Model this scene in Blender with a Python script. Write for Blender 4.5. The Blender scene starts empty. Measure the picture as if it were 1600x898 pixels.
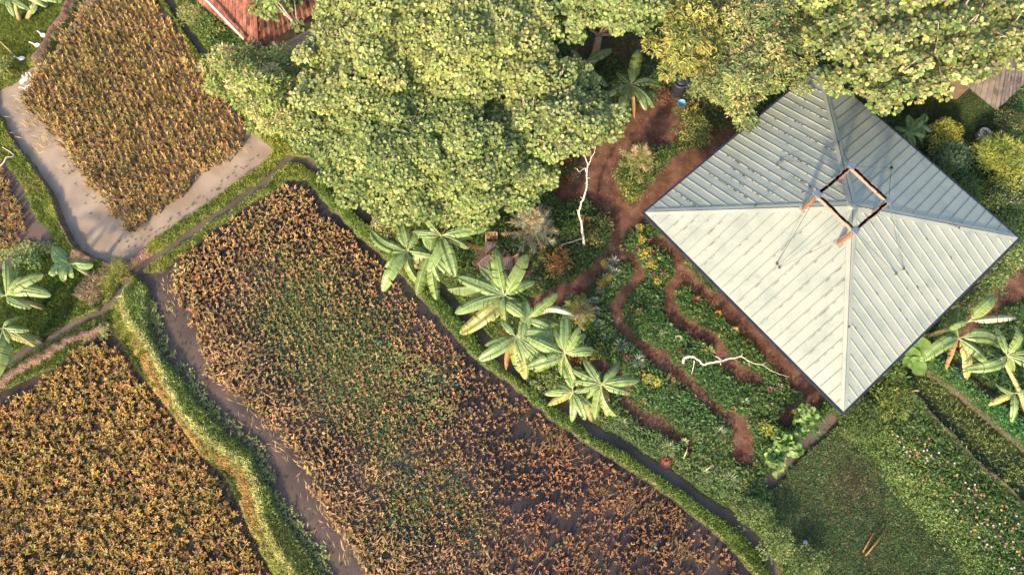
import bpy, math
import numpy as np
from math import radians as R_

# ------------------------------------------------------------------ camera, sky, sun, exposure
SC = bpy.context.scene
COL = SC.collection
H, TH, F = 30.0, R_(17.5), 1067.0
cam_d = bpy.data.cameras.new('camera'); cam = bpy.data.objects.new('camera', cam_d); COL.objects.link(cam)
cam.location = (0, 0, H); cam.rotation_euler = (TH, 0, 0)
cam_d.sensor_width = 36; cam_d.lens = 36*F/1600; cam_d.clip_end = 2000; cam_d.clip_start = .1
SC.camera = cam
SUN_EL, SUN_AZ = R_(27), math.atan2(-.45, -.89)      # compass bearing (x east, y north) the sun stands at
w = bpy.data.worlds.new('World'); SC.world = w; w.use_nodes = True
nt = w.node_tree; nt.nodes.clear()
sky = nt.nodes.new('ShaderNodeTexSky'); sky.sky_type = 'NISHITA'; sky.sun_disc = False
sky.sun_elevation = SUN_EL; sky.sun_rotation = SUN_AZ; sky.dust_density = 3.0; sky.air_density = 1.0
bg = nt.nodes.new('ShaderNodeBackground'); bg.inputs[1].default_value = .15
ow = nt.nodes.new('ShaderNodeOutputWorld')
nt.links.new(sky.outputs[0], bg.inputs[0]); nt.links.new(bg.outputs[0], ow.inputs[0])
sd = bpy.data.lights.new('sun', 'SUN'); sd.energy = 3.4; sd.angle = R_(3.0); sd.color = (1, .79, .53)
sun = bpy.data.objects.new('sun', sd); COL.objects.link(sun)
sun.rotation_euler = (math.pi/2 - SUN_EL, 0, math.pi - SUN_AZ)
SC.view_settings.view_transform = 'Standard'; SC.view_settings.look = 'None'
SC.view_settings.exposure = 1.14; SC.view_settings.gamma = 1
SC.cycles.max_bounces = 5; SC.cycles.diffuse_bounces = 3; SC.cycles.transparent_max_bounces = 4

rng = np.random.default_rng(7)
CT, ST = math.cos(TH), math.sin(TH)
def U(px, py, z=0.):
    px = np.asarray(px, float); py = np.asarray(py, float)
    a = (px-800)/F; b = -(py-449)/F
    y = b*CT + ST; zz = b*ST - CT
    t = (H-z)/(-zz)
    return np.stack([a*t, y*t, np.broadcast_to(np.asarray(z, float), (a*t).shape)], -1)
def Pj(x, y, z=0.):
    z = z-H; yc = y*CT+z*ST; zc = -y*ST+z*CT
    return 800+F*x/-zc, 449-F*yc/-zc
def mpp(px, py, z=0.):
    return float(np.linalg.norm(U(px+1, py, z)-U(px, py, z)))

# ------------------------------------------------------------------ mesh helper
def nrm(v): return v/np.maximum(np.linalg.norm(v, axis=-1, keepdims=True), 1e-9)
class MB:
    def __init__(s): s.V=[]; s.C=[]; s.F=[]; s.n=0
    def add(s, V, F_, C=(.5,.5,.5)):
        V = np.asarray(V, float).reshape(-1,3); F_ = np.asarray(F_, int)
        C = np.asarray(C, float)
        if C.ndim == 1: C = np.broadcast_to(C, (len(V),3))
        s.V.append(V); s.C.append(C); s.F.append(F_+s.n); s.n += len(V)
    def box(s, c, sx, sy, sz, rz=0, C=(.5,.5,.5), ax=None):
        v = np.array([[x,y,z] for z in (-.5,.5) for y in (-.5,.5) for x in (-.5,.5)])*[sx,sy,sz]
        if ax is not None:
            v = v[:,:1]*ax[0]+v[:,1:2]*ax[1]+v[:,2:]*ax[2]
        else:
            co,si = math.cos(rz),math.sin(rz)
            v = np.stack([v[:,0]*co-v[:,1]*si, v[:,0]*si+v[:,1]*co, v[:,2]],-1)
        s.add(v+np.asarray(c), [[0,2,3,1],[4,5,7,6],[0,1,5,4],[2,6,7,3],[0,4,6,2],[1,3,7,5]], C)
    def bar(s, a, b, wd, hg, C=(.5,.5,.5), up=(0,0,1)):
        a=np.asarray(a,float); b=np.asarray(b,float); d=nrm(b-a); up=np.asarray(up,float)
        if abs(d@up)>.98: up=np.array([1.,0,0])
        sd_=nrm(np.cross(up,d)); u=np.cross(d,sd_)
        s.box((a+b)/2, np.linalg.norm(b-a), wd, hg, C=C, ax=[d,sd_,u])
    def tube(s, P, r, C=(.5,.5,.5), n=7):
        P=np.asarray(P,float); r=np.broadcast_to(np.asarray(r,float),(len(P),))
        T=nrm(np.gradient(P,axis=0)); ref=np.array([.13,.21,1.]) if abs(T[:,2]).mean()<.85 else np.array([1.,.1,0])
        A=nrm(np.cross(T,ref)); B=np.cross(T,A); th=np.linspace(0,2*np.pi,n,endpoint=False)
        V=P[:,None]+r[:,None,None]*(np.cos(th)[None,:,None]*A[:,None]+np.sin(th)[None,:,None]*B[:,None])
        V=V.reshape(-1,3); m=len(P)
        Fq=[[i*n+j,i*n+(j+1)%n,(i+1)*n+(j+1)%n,(i+1)*n+j] for i in range(m-1) for j in range(n)]
        C=np.asarray(C,float)
        if C.ndim==2: C=np.repeat(C,n,0)
        s.add(V,Fq,C)
        base=s.n-len(V)
        s.F.append(np.array([[base+j for j in range(n)][::-1]])); s.F.append(np.array([[base+(m-1)*n+j for j in range(n)]]))
    def lathe(s, c, prof, C=(.5,.5,.5), n=20):
        th=np.linspace(0,2*np.pi,n,endpoint=False); prof=np.asarray(prof,float)
        V=np.stack([prof[:,0,None]*np.cos(th),prof[:,0,None]*np.sin(th),np.repeat(prof[:,1,None],n,1)],-1).reshape(-1,3)+np.asarray(c)
        m=len(prof); s.add(V,[[i*n+j,i*n+(j+1)%n,(i+1)*n+(j+1)%n,(i+1)*n+j] for i in range(m-1) for j in range(n)],C)
    def build(s, name, mat, parent=None, smooth=False, loc=None):
        me=bpy.data.meshes.new(name)
        V=np.concatenate(s.V); 
        if loc is not None: V=V-np.asarray(loc)
        me.vertices.add(len(V)); me.vertices.foreach_set('co',V.astype(np.float32).ravel())
        li=np.concatenate([f.ravel() for f in s.F]).astype(np.int32)
        sz=np.concatenate([np.full(len(f),f.shape[1]) for f in s.F]).astype(np.int32)
        st=np.concatenate([[0],np.cumsum(sz)[:-1]]).astype(np.int32)
        me.loops.add(len(li)); me.loops.foreach_set('vertex_index',li)
        me.polygons.add(len(sz)); me.polygons.foreach_set('loop_start',st)
        me.polygons.foreach_set('use_smooth',np.full(len(sz),smooth))
        me.update(calc_edges=True)
        ca=me.color_attributes.new('Col','FLOAT_COLOR','POINT')
        cc=np.ones((len(V),4),np.float32); cc[:,:3]=np.clip(np.concatenate(s.C),0,1); ca.data.foreach_set('color',cc.ravel())
        me.materials.append(mat)
        o=bpy.data.objects.new(name,me); COL.objects.link(o)
        if parent is not None: o.parent=parent
        if loc is not None: o.location=loc
        return o
def tag(o, label=None, cat=None, group=None, kind=None):
    if label: o['label']=label
    if cat: o['category']=cat
    if group: o['group']=group
    if kind: o['kind']=kind
    return o
def thing(name, label, cat, loc, group=None):
    o=bpy.data.objects.new(name,None); COL.objects.link(o); o.location=loc; o.empty_display_size=.2
    bpy.context.view_layer.update() if False else None
    return tag(o,label,cat,group)
def part(mb, name, mat, root, smooth=False):
    """mesh given in world coordinates, parented to an Empty without rotation"""
    l=np.array(root.location); par=root.parent
    while par is not None: l=l+np.array(par.location); par=par.parent
    o=mb.build(name,mat,None,smooth); V=o.data.vertices
    a=np.empty(len(V)*3,np.float32); V.foreach_get('co',a); a=(a.reshape(-1,3)-l).astype(np.float32); V.foreach_set('co',a.ravel()); o.data.update()
    o.parent=root; return o

# ------------------------------------------------------------------ materials
def base_mat(name):
    m=bpy.data.materials.new(name); m.use_nodes=True; n=m.node_tree; n.nodes.clear()
    out=n.nodes.new('ShaderNodeOutputMaterial'); p=n.nodes.new('ShaderNodeBsdfPrincipled')
    n.links.new(p.outputs[0],out.inputs[0]); return m,n,p,out
def noise(n, scale, detail=4, coord='Object', vec=None):
    t=n.nodes.new('ShaderNodeTexNoise'); t.inputs['Scale'].default_value=scale; t.inputs['Detail'].default_value=detail
    if vec is None:
        g=n.nodes.new('ShaderNodeNewGeometry'); vec=g.outputs['Position']
    n.links.new(vec,t.inputs['Vector']); return t
def ramp(n, src, stops):
    r=n.nodes.new('ShaderNodeValToRGB'); e=r.color_ramp.elements
    while len(e)<len(stops): e.new(.5)
    for i,(p,c) in enumerate(stops): e[i].position=p; e[i].color=(*c,1) if len(c)==3 else c
    n.links.new(src,r.inputs[0]); return r
def leafmat(name, rough=.55, trans=.25, nstr=.35, nscale=9, spec=.35):
    m,n,p,out=base_mat(name)
    a=n.nodes.new('ShaderNodeAttribute'); a.attribute_name='Col'
    t=noise(n,nscale,3); r=ramp(n,t.outputs['Fac'],[(.3,(1-nstr,)*3),(.7,(1+nstr*.6,)*3)])
    mx=n.nodes.new('ShaderNodeMix'); mx.data_type='RGBA'; mx.blend_type='MULTIPLY'; mx.inputs[0].default_value=1
    n.links.new(a.outputs['Color'],mx.inputs[6]); n.links.new(r.outputs[0],mx.inputs[7])
    n.links.new(mx.outputs[2],p.inputs['Base Color']); p.inputs['Roughness'].default_value=rough
    p.inputs['Specular IOR Level'].default_value=spec
    if trans>0:
        tr=n.nodes.new('ShaderNodeBsdfTranslucent'); n.links.new(mx.outputs[2],tr.inputs[0])
        ms=n.nodes.new('ShaderNodeMixShader'); ms.inputs[0].default_value=trans
        n.links.new(p.outputs[0],ms.inputs[1]); n.links.new(tr.outputs[0],ms.inputs[2]); n.links.new(ms.outputs[0],out.inputs[0])
    return m
def groundmat(name, stops, scale=3, scale2=25, bump=.5, bd=.04, rough=.95):
    m,n,p,out=base_mat(name)
    t=noise(n,scale,6); t2=noise(n,scale2,4)
    mx=n.nodes.new('ShaderNodeMath'); mx.operation='ADD'; h=n.nodes.new('ShaderNodeMath'); h.operation='MULTIPLY'; h.inputs[1].default_value=.5
    n.links.new(t.outputs['Fac'],mx.inputs[0]); n.links.new(t2.outputs['Fac'],mx.inputs[1]); n.links.new(mx.outputs[0],h.inputs[0])
    r=ramp(n,h.outputs[0],stops); n.links.new(r.outputs[0],p.inputs['Base Color'])
    p.inputs['Roughness'].default_value=rough
    b=n.nodes.new('ShaderNodeBump'); b.inputs['Strength'].default_value=bump; b.inputs['Distance'].default_value=bd
    n.links.new(t2.outputs['Fac'],b.inputs['Height']); n.links.new(b.outputs[0],p.inputs['Normal'])
    return m
def watermat(name, c1, c2, rough=.12, scale=.6, spec=.5, bscale=6):
    m,n,p,out=base_mat(name)
    t=noise(n,scale,5); r=ramp(n,t.outputs['Fac'],[(.38,c1),(.62,c2)]); n.links.new(r.outputs[0],p.inputs['Base Color'])
    p.inputs['Roughness'].default_value=rough; p.inputs['IOR'].default_value=1.33; p.inputs['Specular IOR Level'].default_value=spec
    t2=noise(n,bscale,2); b=n.nodes.new('ShaderNodeBump'); b.inputs['Strength'].default_value=.12; b.inputs['Distance'].default_value=.02
    n.links.new(t2.outputs['Fac'],b.inputs['Height']); n.links.new(b.outputs[0],p.inputs['Normal'])
    return m
def midwater():
    m=watermat('dark_paddy_water',(.02,.019,.023),(.058,.046,.046),.1,.35); n=m.node_tree; p=[k for k in n.nodes if k.type=='BSDF_PRINCIPLED'][0]
    src=p.inputs['Base Color'].links[0].from_socket; g=n.nodes.new('ShaderNodeNewGeometry'); d=n.nodes.new('ShaderNodeVectorMath'); d.operation='DOT_PRODUCT'; d.inputs[1].default_value=(1,.82,0)
    n.links.new(g.outputs['Position'],d.inputs[0]); t=noise(n,.9,4); ma=n.nodes.new('ShaderNodeMath'); ma.operation='MULTIPLY_ADD'; n.links.new(t.outputs['Fac'],ma.inputs[0]); ma.inputs[1].default_value=3.; n.links.new(d.outputs['Value'],ma.inputs[2])
    mr=n.nodes.new('ShaderNodeMapRange'); n.links.new(ma.outputs[0],mr.inputs[0]); mr.inputs[1].default_value=-8.2; mr.inputs[2].default_value=-5.2; mr.inputs[3].default_value=1; mr.inputs[4].default_value=0
    mx=n.nodes.new('ShaderNodeMix'); mx.data_type='RGBA'; n.links.new(mr.outputs[0],mx.inputs[0]); n.links.new(src,mx.inputs[6]); mx.inputs[7].default_value=(.135,.098,.08,1); n.links.new(mx.outputs[2],p.inputs['Base Color'])   # silt stirred up along the bank
    return m
M={}
M['leaf']=leafmat('foliage'); M['banana']=leafmat('banana_leaf',.42,.3,.2,5,.5); M['grass']=leafmat('grass_blades',.7,.25,.35,3,.2)
M['rice']=leafmat('rice_straw',.7,.2,.3,1.2,.2); M['bark']=leafmat('bark',.9,0,.5,14,.2); M['wood']=leafmat('weathered_wood',.8,0,.5,20,.25)
M['plain']=leafmat('painted_surface',.5,0,.08,8,.4); M['feather']=leafmat('feathers',.8,0,.05,8,.2)
M['soil']=groundmat('garden_soil',[(.35,(.035,.022,.013)),(.5,(.075,.05,.028)),(.65,(.06,.075,.03))])
M['under']=groundmat('grassy_soil',[(.35,(.09,.11,.035)),(.5,(.16,.19,.06)),(.65,(.26,.22,.09))],1.5)
M['path']=groundmat('bark_mulch',[(.33,(.06,.026,.018)),(.5,(.16,.072,.046)),(.64,(.28,.155,.11))],2.2,38,.9,.06)
M['dirt']=groundmat('bank_mud',[(.35,(.09,.055,.035)),(.5,(.21,.125,.085)),(.65,(.33,.215,.15))],3,14,1,.1)
M['mud']=groundmat('paddy_mud',[(.35,(.05,.04,.03)),(.6,(.1,.075,.055))],2,12)
M['patio']=groundmat('patio_stone',[(.35,(.05,.035,.03)),(.5,(.1,.07,.06)),(.65,(.15,.11,.095))],1.6,10,.4)
M['lawnsoil']=groundmat('lawn_soil',[(.35,(.035,.05,.022)),(.5,(.055,.08,.035)),(.65,(.11,.07,.045))],2.0)
M['w_pond']=watermat('silty_water',(.28,.22,.168),(.37,.295,.23),.28,.9)
M['w_mid']=midwater()
M['w_ditch2']=watermat('silty_ditch_water',(.10,.08,.066),(.17,.135,.11),.12)
M['w_weed']=watermat('weedy_water',(.02,.03,.015),(.05,.06,.025),.35,1.2,.3)
M['w_ditch']=watermat('ditch_water',(.035,.028,.022),(.075,.055,.042),.1)

# ------------------------------------------------------------------ zones drawn in plan
def pip(x, y, poly):
    poly=np.asarray(poly,float); ins=np.zeros(x.shape,bool); n=len(poly)
    for i in range(n):
        x1,y1=poly[i]; x2,y2=poly[(i+1)%n]
        if y1==y2: continue
        c=((y1>y)!=(y2>y)); ins^= c & (x < (x2-x1)*(y-y1)/(y2-y1)+x1)
    return ins
def dline(x, y, pl, closed=False):
    pl=np.asarray(pl,float); d=np.full(x.shape,1e9); tt=np.zeros(x.shape)
    n=len(pl)
    for i in range(n if closed else n-1):
        ax_,ay=pl[i][:2]; bx_,by=pl[(i+1)%n][:2]
        ux,uy=bx_-ax_,by-ay; L=ux*ux+uy*uy+1e-9
        t=np.clip(((x-ax_)*ux+(y-ay)*uy)/L,0,1); dd=np.hypot(x-ax_-t*ux,y-ay-t*uy)
        k=dd<d; d=np.where(k,dd,d); tt=np.where(k,i+t,tt)
    return d,tt
def sm(t): t=np.clip(t,0,1); return t*t*(3-2*t)
def wob(x,y,s=1.):
    return (np.sin(x*1.9*s+1.3*np.sin(y*1.1*s))+np.sin(y*2.7*s+x*.9*s+2)+.6*np.sin(x*5.1*s-y*3.3*s)+.5*np.sin(y*7.3*s+x*4.1*s))/3.1
def W(poly,z=0): return [tuple(U(a,b,z)[:2]) for a,b in poly]
W1=[(140,-60),(127,0),(112,28),(97,52),(80,80),(66,98),(45,105),(20,128),(-8,142),(-8,175),(0,180),(15,205),(40,240),(62,272),(85,310),(103,350),(120,385),(150,402),(180,408),(205,402),(225,385),(300,333),(350,298),(400,264),(420,245),(422,230),(400,208),(372,178),(330,135),(300,85),(272,38),(242,-2),(225,-60)]
R1=[(150,-40),(225,-40),(250,12),(262,28),(292,68),(322,112),(345,150),(388,200),(372,235),(350,255),(312,270),(288,302),(262,318),(240,338),(202,362),(185,350),(150,300),(115,255),(95,225),(60,190),(32,155),(45,135),(57,115),(76,96),(88,82),(98,62),(112,48),(125,33),(130,12),(150,0)]
W2=[(213,426),(236,426),(252,424),(300,384),(375,329),(415,304),(450,281),(476,281),(490,296),(514,327),(540,349),(560,368),(598,402),(640,445),(663,470),(700,518),(746,563),(800,605),(870,663),(888,674),(975,733),(1050,778),(1100,823),(1150,863),(1178,900),(1230,980),(560,980),(508,898),(468,841),(434,792),(412,745),(392,702),(343,666),(308,628),(286,592),(250,552),(230,490),(234,455)]
R2=[(262,430),(285,402),(350,352),(415,312),(448,290),(478,296),(500,335),(548,368),(592,410),(648,470),(696,525),(742,572),(796,610),(840,645),(885,680),(960,730),(1042,783),(1100,830),(1143,872),(1200,960),(600,960),(565,892),(530,830),(488,778),(476,730),(437,676),(381,629),(324,585),(312,540),(286,482),(268,445)]
W3=[(-60,650),(0,608),(50,588),(100,560),(150,524),(172,515),(190,545),(215,575),(240,612),(270,650),(300,690),(340,740),(370,780),(390,830),(412,865),(430,898),(460,980),(-80,980)]
R3=[(-60,655),(0,632),(50,604),(95,570),(125,543),(165,530),(190,555),(215,585),(245,628),(275,665),(305,705),(335,745),(362,785),(382,830),(403,865),(422,898),(450,970),(-60,970)]
W4=[(-60,235),(0,250),(18,268),(38,300),(58,345),(78,368),(84,380),(40,398),(10,420),(-60,450)]
R4=[(-50,250),(0,262),(20,300),(45,345),(30,378),(0,392),(-50,400)]
W5=[(1405,575),(1440,575),(1500,622),(1560,670),(1640,735),(1700,790),(1680,850),(1598,778),(1540,727),(1482,668),(1437,622)]
WP={1:W(W1),2:W(W2),3:W(W3),4:W(W4),5:W(W5)}
RP={1:W(R1),2:W(R2),3:W(R3),4:W(R4)}
C1=[(207,424),(235,405),(265,388),(325,344),(400,294),(425,272),(450,247),(475,250),(497,268),(520,292),(550,318),(585,350),(620,386),(660,425),(700,465),(733,499),(773,550),(800,572),(838,602),(883,638),(933,672),(1000,710),(1050,747),(1100,782),(1151,814),(1176,837),(1198,868),(1215,905),(1250,980)]
C2=[(198,440),(180,468),(155,490),(128,497),(100,515),(60,538),(0,572),(-60,600)]
C3=[(240,-60),(262,-5),(290,45),(318,80)]
C5=[(1300,655),(1262,690),(1230,722),(1203,755)]
C6=[(1425,520),(1458,548),(1500,575),(1545,612),(1600,655),(1680,715)]
D1=[(135,-60),(116,-5),(102,25),(85,50),(68,78),(58,95)]
D2=[(165,512),(110,532),(60,560),(0,597),(-60,625)]
D3=[(2,172),(18,212),(42,240),(62,270),(84,308),(100,350),(118,385),(150,403),(185,411),(208,407)]
D4=[(1425,610),(1478,668),(1538,730),(1598,782),(1680,850)]
GARD=[(480,245),(540,290),(602,348),(675,420),(745,490),(785,540),(812,562),(890,628),(962,676),(1062,738),(1160,800),(1195,840),(1230,900),(1260,980),(1800,980),(1800,-120),(330,-120),(300,0),(330,70),(440,215)]
LAWN=[(1212,755),(1300,668),(1345,690),(1380,740),(1440,800),(1500,860),(1540,960),(1300,980),(1240,870),(1200,800)]
LAWN2=[(1340,150),(1430,120),(1520,140),(1560,200),(1530,240),(1480,200),(1410,190)]
PATHS=[([(1052,183),(1025,192),(985,213),(950,235),(928,272)],[30,36,18,24,28]),([(930,278),(885,300)],[26,16]),([(930,278),(960,325),(985,345)],[26,18,15]),
 ([(985,345),(1010,318),(1060,268),(1125,228),(1200,200)],[15,15,20,22,20]),([(972,335),(963,372),(958,398),(930,420),(905,447),(868,468),(838,478)],[16,9,10,9,9,13,13]),
 ([(838,478),(840,520),(865,552),(905,560),(945,572),(968,590),(975,628),(1000,652),(1035,664),(1072,694)],[10,9,9,9,9,8,7,8,8,8]),
 ([(960,395),(985,402),(998,418),(998,435),(975,455),(961,480),(966,503),(985,527),(1010,546),(1032,560),(1052,580),(1072,596),(1092,614),(1112,634)],[8,6,7,7,7,7,7,7,8,10,8,8,9,6]),
 ([(1112,634),(1140,650),(1158,668),(1160,708)],[5,7,9,13]),([(1030,378),(1045,385),(1063,402),(1064,428),(1046,452),(1045,478),(1055,498),(1085,515),(1112,533),(1132,562),(1152,584),(1178,590)],[9,9,9,9,8,8,9,9,9,9,10,9]),
 ([(1064,428),(1095,452),(1140,482),(1180,525),(1215,560),(1250,595),(1275,612)],[9,9,12,13,13,14,13]),([(1275,612),(1250,640),(1225,655)],[12,9,7]),
 ([(1620,430),(1590,448),(1560,462),(1520,505),(1500,540)],[20,18,13,9,7]),([(1042,718),(1043,720)],[7,7])]
CLUMP_STONE=[(742,388),(800,380),(830,402),(835,430),(810,452),(770,450),(735,420)]
STEP=.085
gx=np.arange(-36,36.01,STEP); gy=np.arange(-9,35.01,STEP)
GX,GY=np.meshgrid(gx,gy)
nx_,ny_=len(gx),len(gy)
CREST=[tuple(U(a,b,.22)[:2]) for a,b in [(183,450),(200,504),(238,549),(252,586),(281,644),(326,689),(384,729),(400,769),(411,819),(440,874),(485,940)]]
def zones(x,y):
    wx=x+.10*wob(x,y,1.2)+.035*wob(y,x,5); wy=y+.10*wob(y+9,x,1.2)+.035*wob(x,y+3,5)
    px,py=Pj(wx,wy)
    Z=np.zeros(x.shape)+.03*wob(x,y,.7); zone=np.full(x.shape,1,int)
    g=pip(px,py,GARD); zone[g]=0
    zone[pip(px,py,LAWN)]=6; zone[pip(px,py,LAWN2)]=6
    zone[pip(px,py,CLUMP_STONE)]=7
    Z[zone==0]+=.05*wob(x,y,2.1)[zone==0]
    for pl,wd in PATHS:
        ww=W(pl); d,t=dline(wx,wy,ww); half=np.interp(t,range(len(wd)),wd)*.038+.02+.05*wob(x,y,2.3)
        k=d<half+.04*wob(x,y,4); zone[k]=2
        Z=np.where(d<half+.3,np.minimum(Z,Z*.3-.10*sm((half+.25-d)/.3)),Z)
    # the tall grassy bank between the lower-left paddy and the middle one
    d,t=dline(wx,wy,CREST); Z+=.26*np.exp(-(d/.7)**2)
    for pl,hh,ww_ in (([(212,405),(300,346),(360,302),(430,246)],.14,.25),([(245,414),(330,354),(400,303),(452,266)],.12,.2),([(520,315),(600,385),(680,468),(722,512),(760,555),(820,604),(880,652),(980,716),(1075,780),(1150,838),(1190,900)],.2,.4),([(1440,565),(1520,620),(1600,680),(1700,760)],.25,.5),([(30,200),(60,240),(95,310),(120,380)],.15,.4),([(255,-10),(300,75),(345,140),(410,205)],.15,.4)):
        d,_=dline(wx,wy,W(pl)); Z+=hh*np.exp(-(d/ww_)**2)
    for pl,hh,ww_ in ((D1,.3,.26),(D2,.22,.26),(D3,.10,.14),(D4,.16,.17)):
        d,_=dline(wx,wy,W(pl)); zone[d<ww_]=5; Z+=hh*np.exp(-(d/ww_)**2)+.05*wob(x,y,7)*np.exp(-(d/ww_)**2)
    for pl,r in (((175,425),22),((210,400),14),((120,400),16)):
        d,_=dline(wx,wy,W([pl,(pl[0]+12,pl[1]-3)])); zone[d<r*.028]=5
    wat=np.zeros(x.shape,int)
    for k,poly in WP.items():
        ins=pip(wx,wy,poly); d,_=dline(wx,wy,poly,True); sd_=np.where(ins,-d,d)
        Z=np.where(sd_<.12, -.42+(Z+.42)*sm((sd_+.10)/.22), Z); zone[(sd_<.02)]=3
        wat[sd_<.2]=k
    for pl,hw in ((C1,.17),(C2,.15),(C3,.13),(C5,.2),(C6,.12)):
        d,_=dline(wx,wy,W(pl)); Z=np.where(d<hw+.12, -.42+(Z+.42)*sm((d-hw)/.12), Z); zone[d<hw]=4
        wat=np.where((d<hw+.2),9,wat)
    return Z,zone,wat
ZG,ZONE,WAT=zones(GX,GY)
def gz(x,y):
    fx=np.clip((np.asarray(x)-gx[0])/STEP,0,nx_-2.001); fy=np.clip((np.asarray(y)-gy[0])/STEP,0,ny_-2.001)
    i=fx.astype(int); j=fy.astype(int); a=fx-i; b=fy-j
    return (ZG[j,i]*(1-a)*(1-b)+ZG[j,i+1]*a*(1-b)+ZG[j+1,i]*(1-a)*b+ZG[j+1,i+1]*a*b)
def zid(x,y):
    i=np.clip(((np.asarray(x)-gx[0])/STEP+.5).astype(int),0,nx_-1); j=np.clip(((np.asarray(y)-gy[0])/STEP+.5).astype(int),0,ny_-1)
    return ZONE[j,i]
idx=np.arange(nx_*ny_).reshape(ny_,nx_)
Q=np.stack([idx[:-1,:-1],idx[:-1,1:],idx[1:,1:],idx[1:,:-1]],-1).reshape(-1,4)
zc=ZONE[:-1,:-1].ravel(); VV=np.stack([GX,GY,ZG],-1).reshape(-1,3)
def sheet(name,mask,mat,Vs=VV,label=None,extra=None):
    q=Q[mask]; u,inv=np.unique(q.ravel(),return_inverse=True)
    mb=MB(); mb.add(Vs[u],inv.reshape(-1,4))
    if extra is not None: extra(mb)
    return tag(mb.build(name,mat,None,True),label,None,None,'structure')
def far(mb):
    x0,x1,y0,y1=gx[0],gx[-1],gy[0],gy[-1]; B=400
    for a in ((-B,-B,B,y0),(-B,y1,B,B),(-B,y0,x0,y1),(x1,y0,B,y1)):
        mb.add([[a[0],a[1],-.02],[a[2],a[1],-.02],[a[2],a[3],-.02],[a[0],a[3],-.02]],[[0,1,2,3]])
sheet('ground',zc==0,M['soil'],label='dark garden soil under the planting',extra=far)
sheet('grass_bank',zc==1,M['under'],label='raised grassy banks between the paddies')
sheet('garden_path',zc==2,M['path'],label='winding red brown mulch path through the garden')
sheet('paddy_bed',zc==3,M['mud'],label='mud bed of the flooded paddies')
sheet('ditch_bed',zc==4,M['mud'],label='bed of the narrow irrigation ditches')
sheet('dirt_bank',zc==5,M['dirt'],label='bare brown mud ridges')
sheet('lawn',zc==6,M['lawnsoil'],label='dark lawn ground')
sheet('patio',zc==7,M['patio'],label='dark stone patio in the garden')
wc=WAT[:-1,:-1].ravel()
for k,nm,z,mt,lb in ((1,'pond_water',-.17,'w_pond','muddy tan water round the upper left rice'),(2,'paddy_water',-.17,'w_mid','dark water standing in the middle paddy'),(3,'paddy_water',-.19,'w_ditch','brown water in the lower left paddy'),(4,'paddy_water',-.17,'w_mid','brown water in the small paddy at the left edge'),(5,'paddy_water',-.15,'w_weed','dark weedy water beside the flower bed'),(9,'ditch_water',-.15,'w_ditch2','dark water in the narrow ditches')):
    Vw=VV.copy(); Vw[:,2]=z; sheet(nm,wc==k,M[mt],Vw,lb)

# ------------------------------------------------------------------ scattering
def inview(x,y,m=60):
    px,py=Pj(x,y); return (px>-m)&(px<1600+m)&(py>-m)&(py<898+m)
def scatter(zs, dens, poly=None, region=None, m=70):
    j,i=np.nonzero(np.isin(ZONE,zs)); x=gx[i]; y=gy[j]; k=inview(x,y,m)
    px,py=Pj(x,y)
    if poly is not None: k&=pip(px,py,poly)
    if region is not None: k&=region(px,py)
    x=x[k];y=y[k]; n=int(dens*STEP*STEP*len(x)); s=rng.integers(0,len(x),n)
    x=x[s]+rng.uniform(-.5,.5,n)*STEP; y=y[s]+rng.uniform(-.5,.5,n)*STEP
    return x,y
def cfield(x,y,base,spots,jit=.25):
    px,py=Pj(x,y); C=np.tile(np.array(base,float),(len(x),1)); Wt=np.ones(len(x))
    for (sx,sy,r,c) in spots:
        w_=3*np.exp(-((px-sx)**2+(py-sy)**2)/r**2); C+=w_[:,None]*np.array(c); Wt+=w_
    C/=Wt[:,None]; return C*(1+jit*rng.normal(size=(len(x),1)))*(1+.12*rng.normal(size=(len(x),3)))
def blades(mb,x,y,z,h,wd,C,lean=.5):
    n=len(x); a=rng.uniform(0,2*np.pi,n); b=rng.uniform(0,2*np.pi,n); l=lean*h*rng.uniform(.2,1,n)
    P=np.stack([x,y,z],-1); S=np.stack([np.cos(a),np.sin(a),0*a],-1)*(wd/2)[:,None]
    T=P+np.stack([np.cos(b)*l,np.sin(b)*l,h],-1); Mi=P+np.stack([np.cos(b)*l*.35,np.sin(b)*l*.35,h*.6],-1)
    V=np.stack([P-S,P+S,Mi+S*.8,T,Mi-S*.8],1).reshape(-1,3); Fx=(np.arange(n)[:,None]*5+np.arange(5)[None])
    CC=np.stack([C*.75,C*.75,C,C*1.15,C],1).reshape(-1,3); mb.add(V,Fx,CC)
def leaves(mb,P,D,N,L,Wd,C,bend=.15,shape='q',cup=.15):
    n=len(P); D=nrm(D); S=nrm(np.cross(D,N)); N=np.cross(S,D); L=np.broadcast_to(L,(n,))[:,None]; Wd=np.broadcast_to(Wd,(n,))[:,None]
    if shape=='q': pr=[(0,0),(.45,.5),(1,0),(.45,-.5)]
    elif shape=='r': pr=[(0,0),(.22,.42),(.68,.46),(1,0),(.68,-.46),(.22,-.42)]
    else: pr=[(0,.1),(.5,.5),(1,0),(.5,-.5)]
    vs=[]; cs=[]
    for a,b in pr: vs.append(P+D*a*L+S*b*Wd+N*(abs(b)*cup*Wd-bend*a*a*L)); cs.append(C*(.9+.15*a))
    k=len(pr); mb.add(np.stack(vs,1).reshape(-1,3),np.arange(n*k).reshape(n,k),np.stack(cs,1).reshape(-1,3))
def rdir(n,up=0.,spread=1.):
    a=rng.uniform(0,2*np.pi,n); return nrm(np.stack([np.cos(a)*spread,np.sin(a)*spread,up+0*a],-1))
def jc(c,n,j=.15): return np.array(c)*(1+j*rng.normal(size=(n,1)))*(1+j*.4*rng.normal(size=(n,3)))

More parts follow.
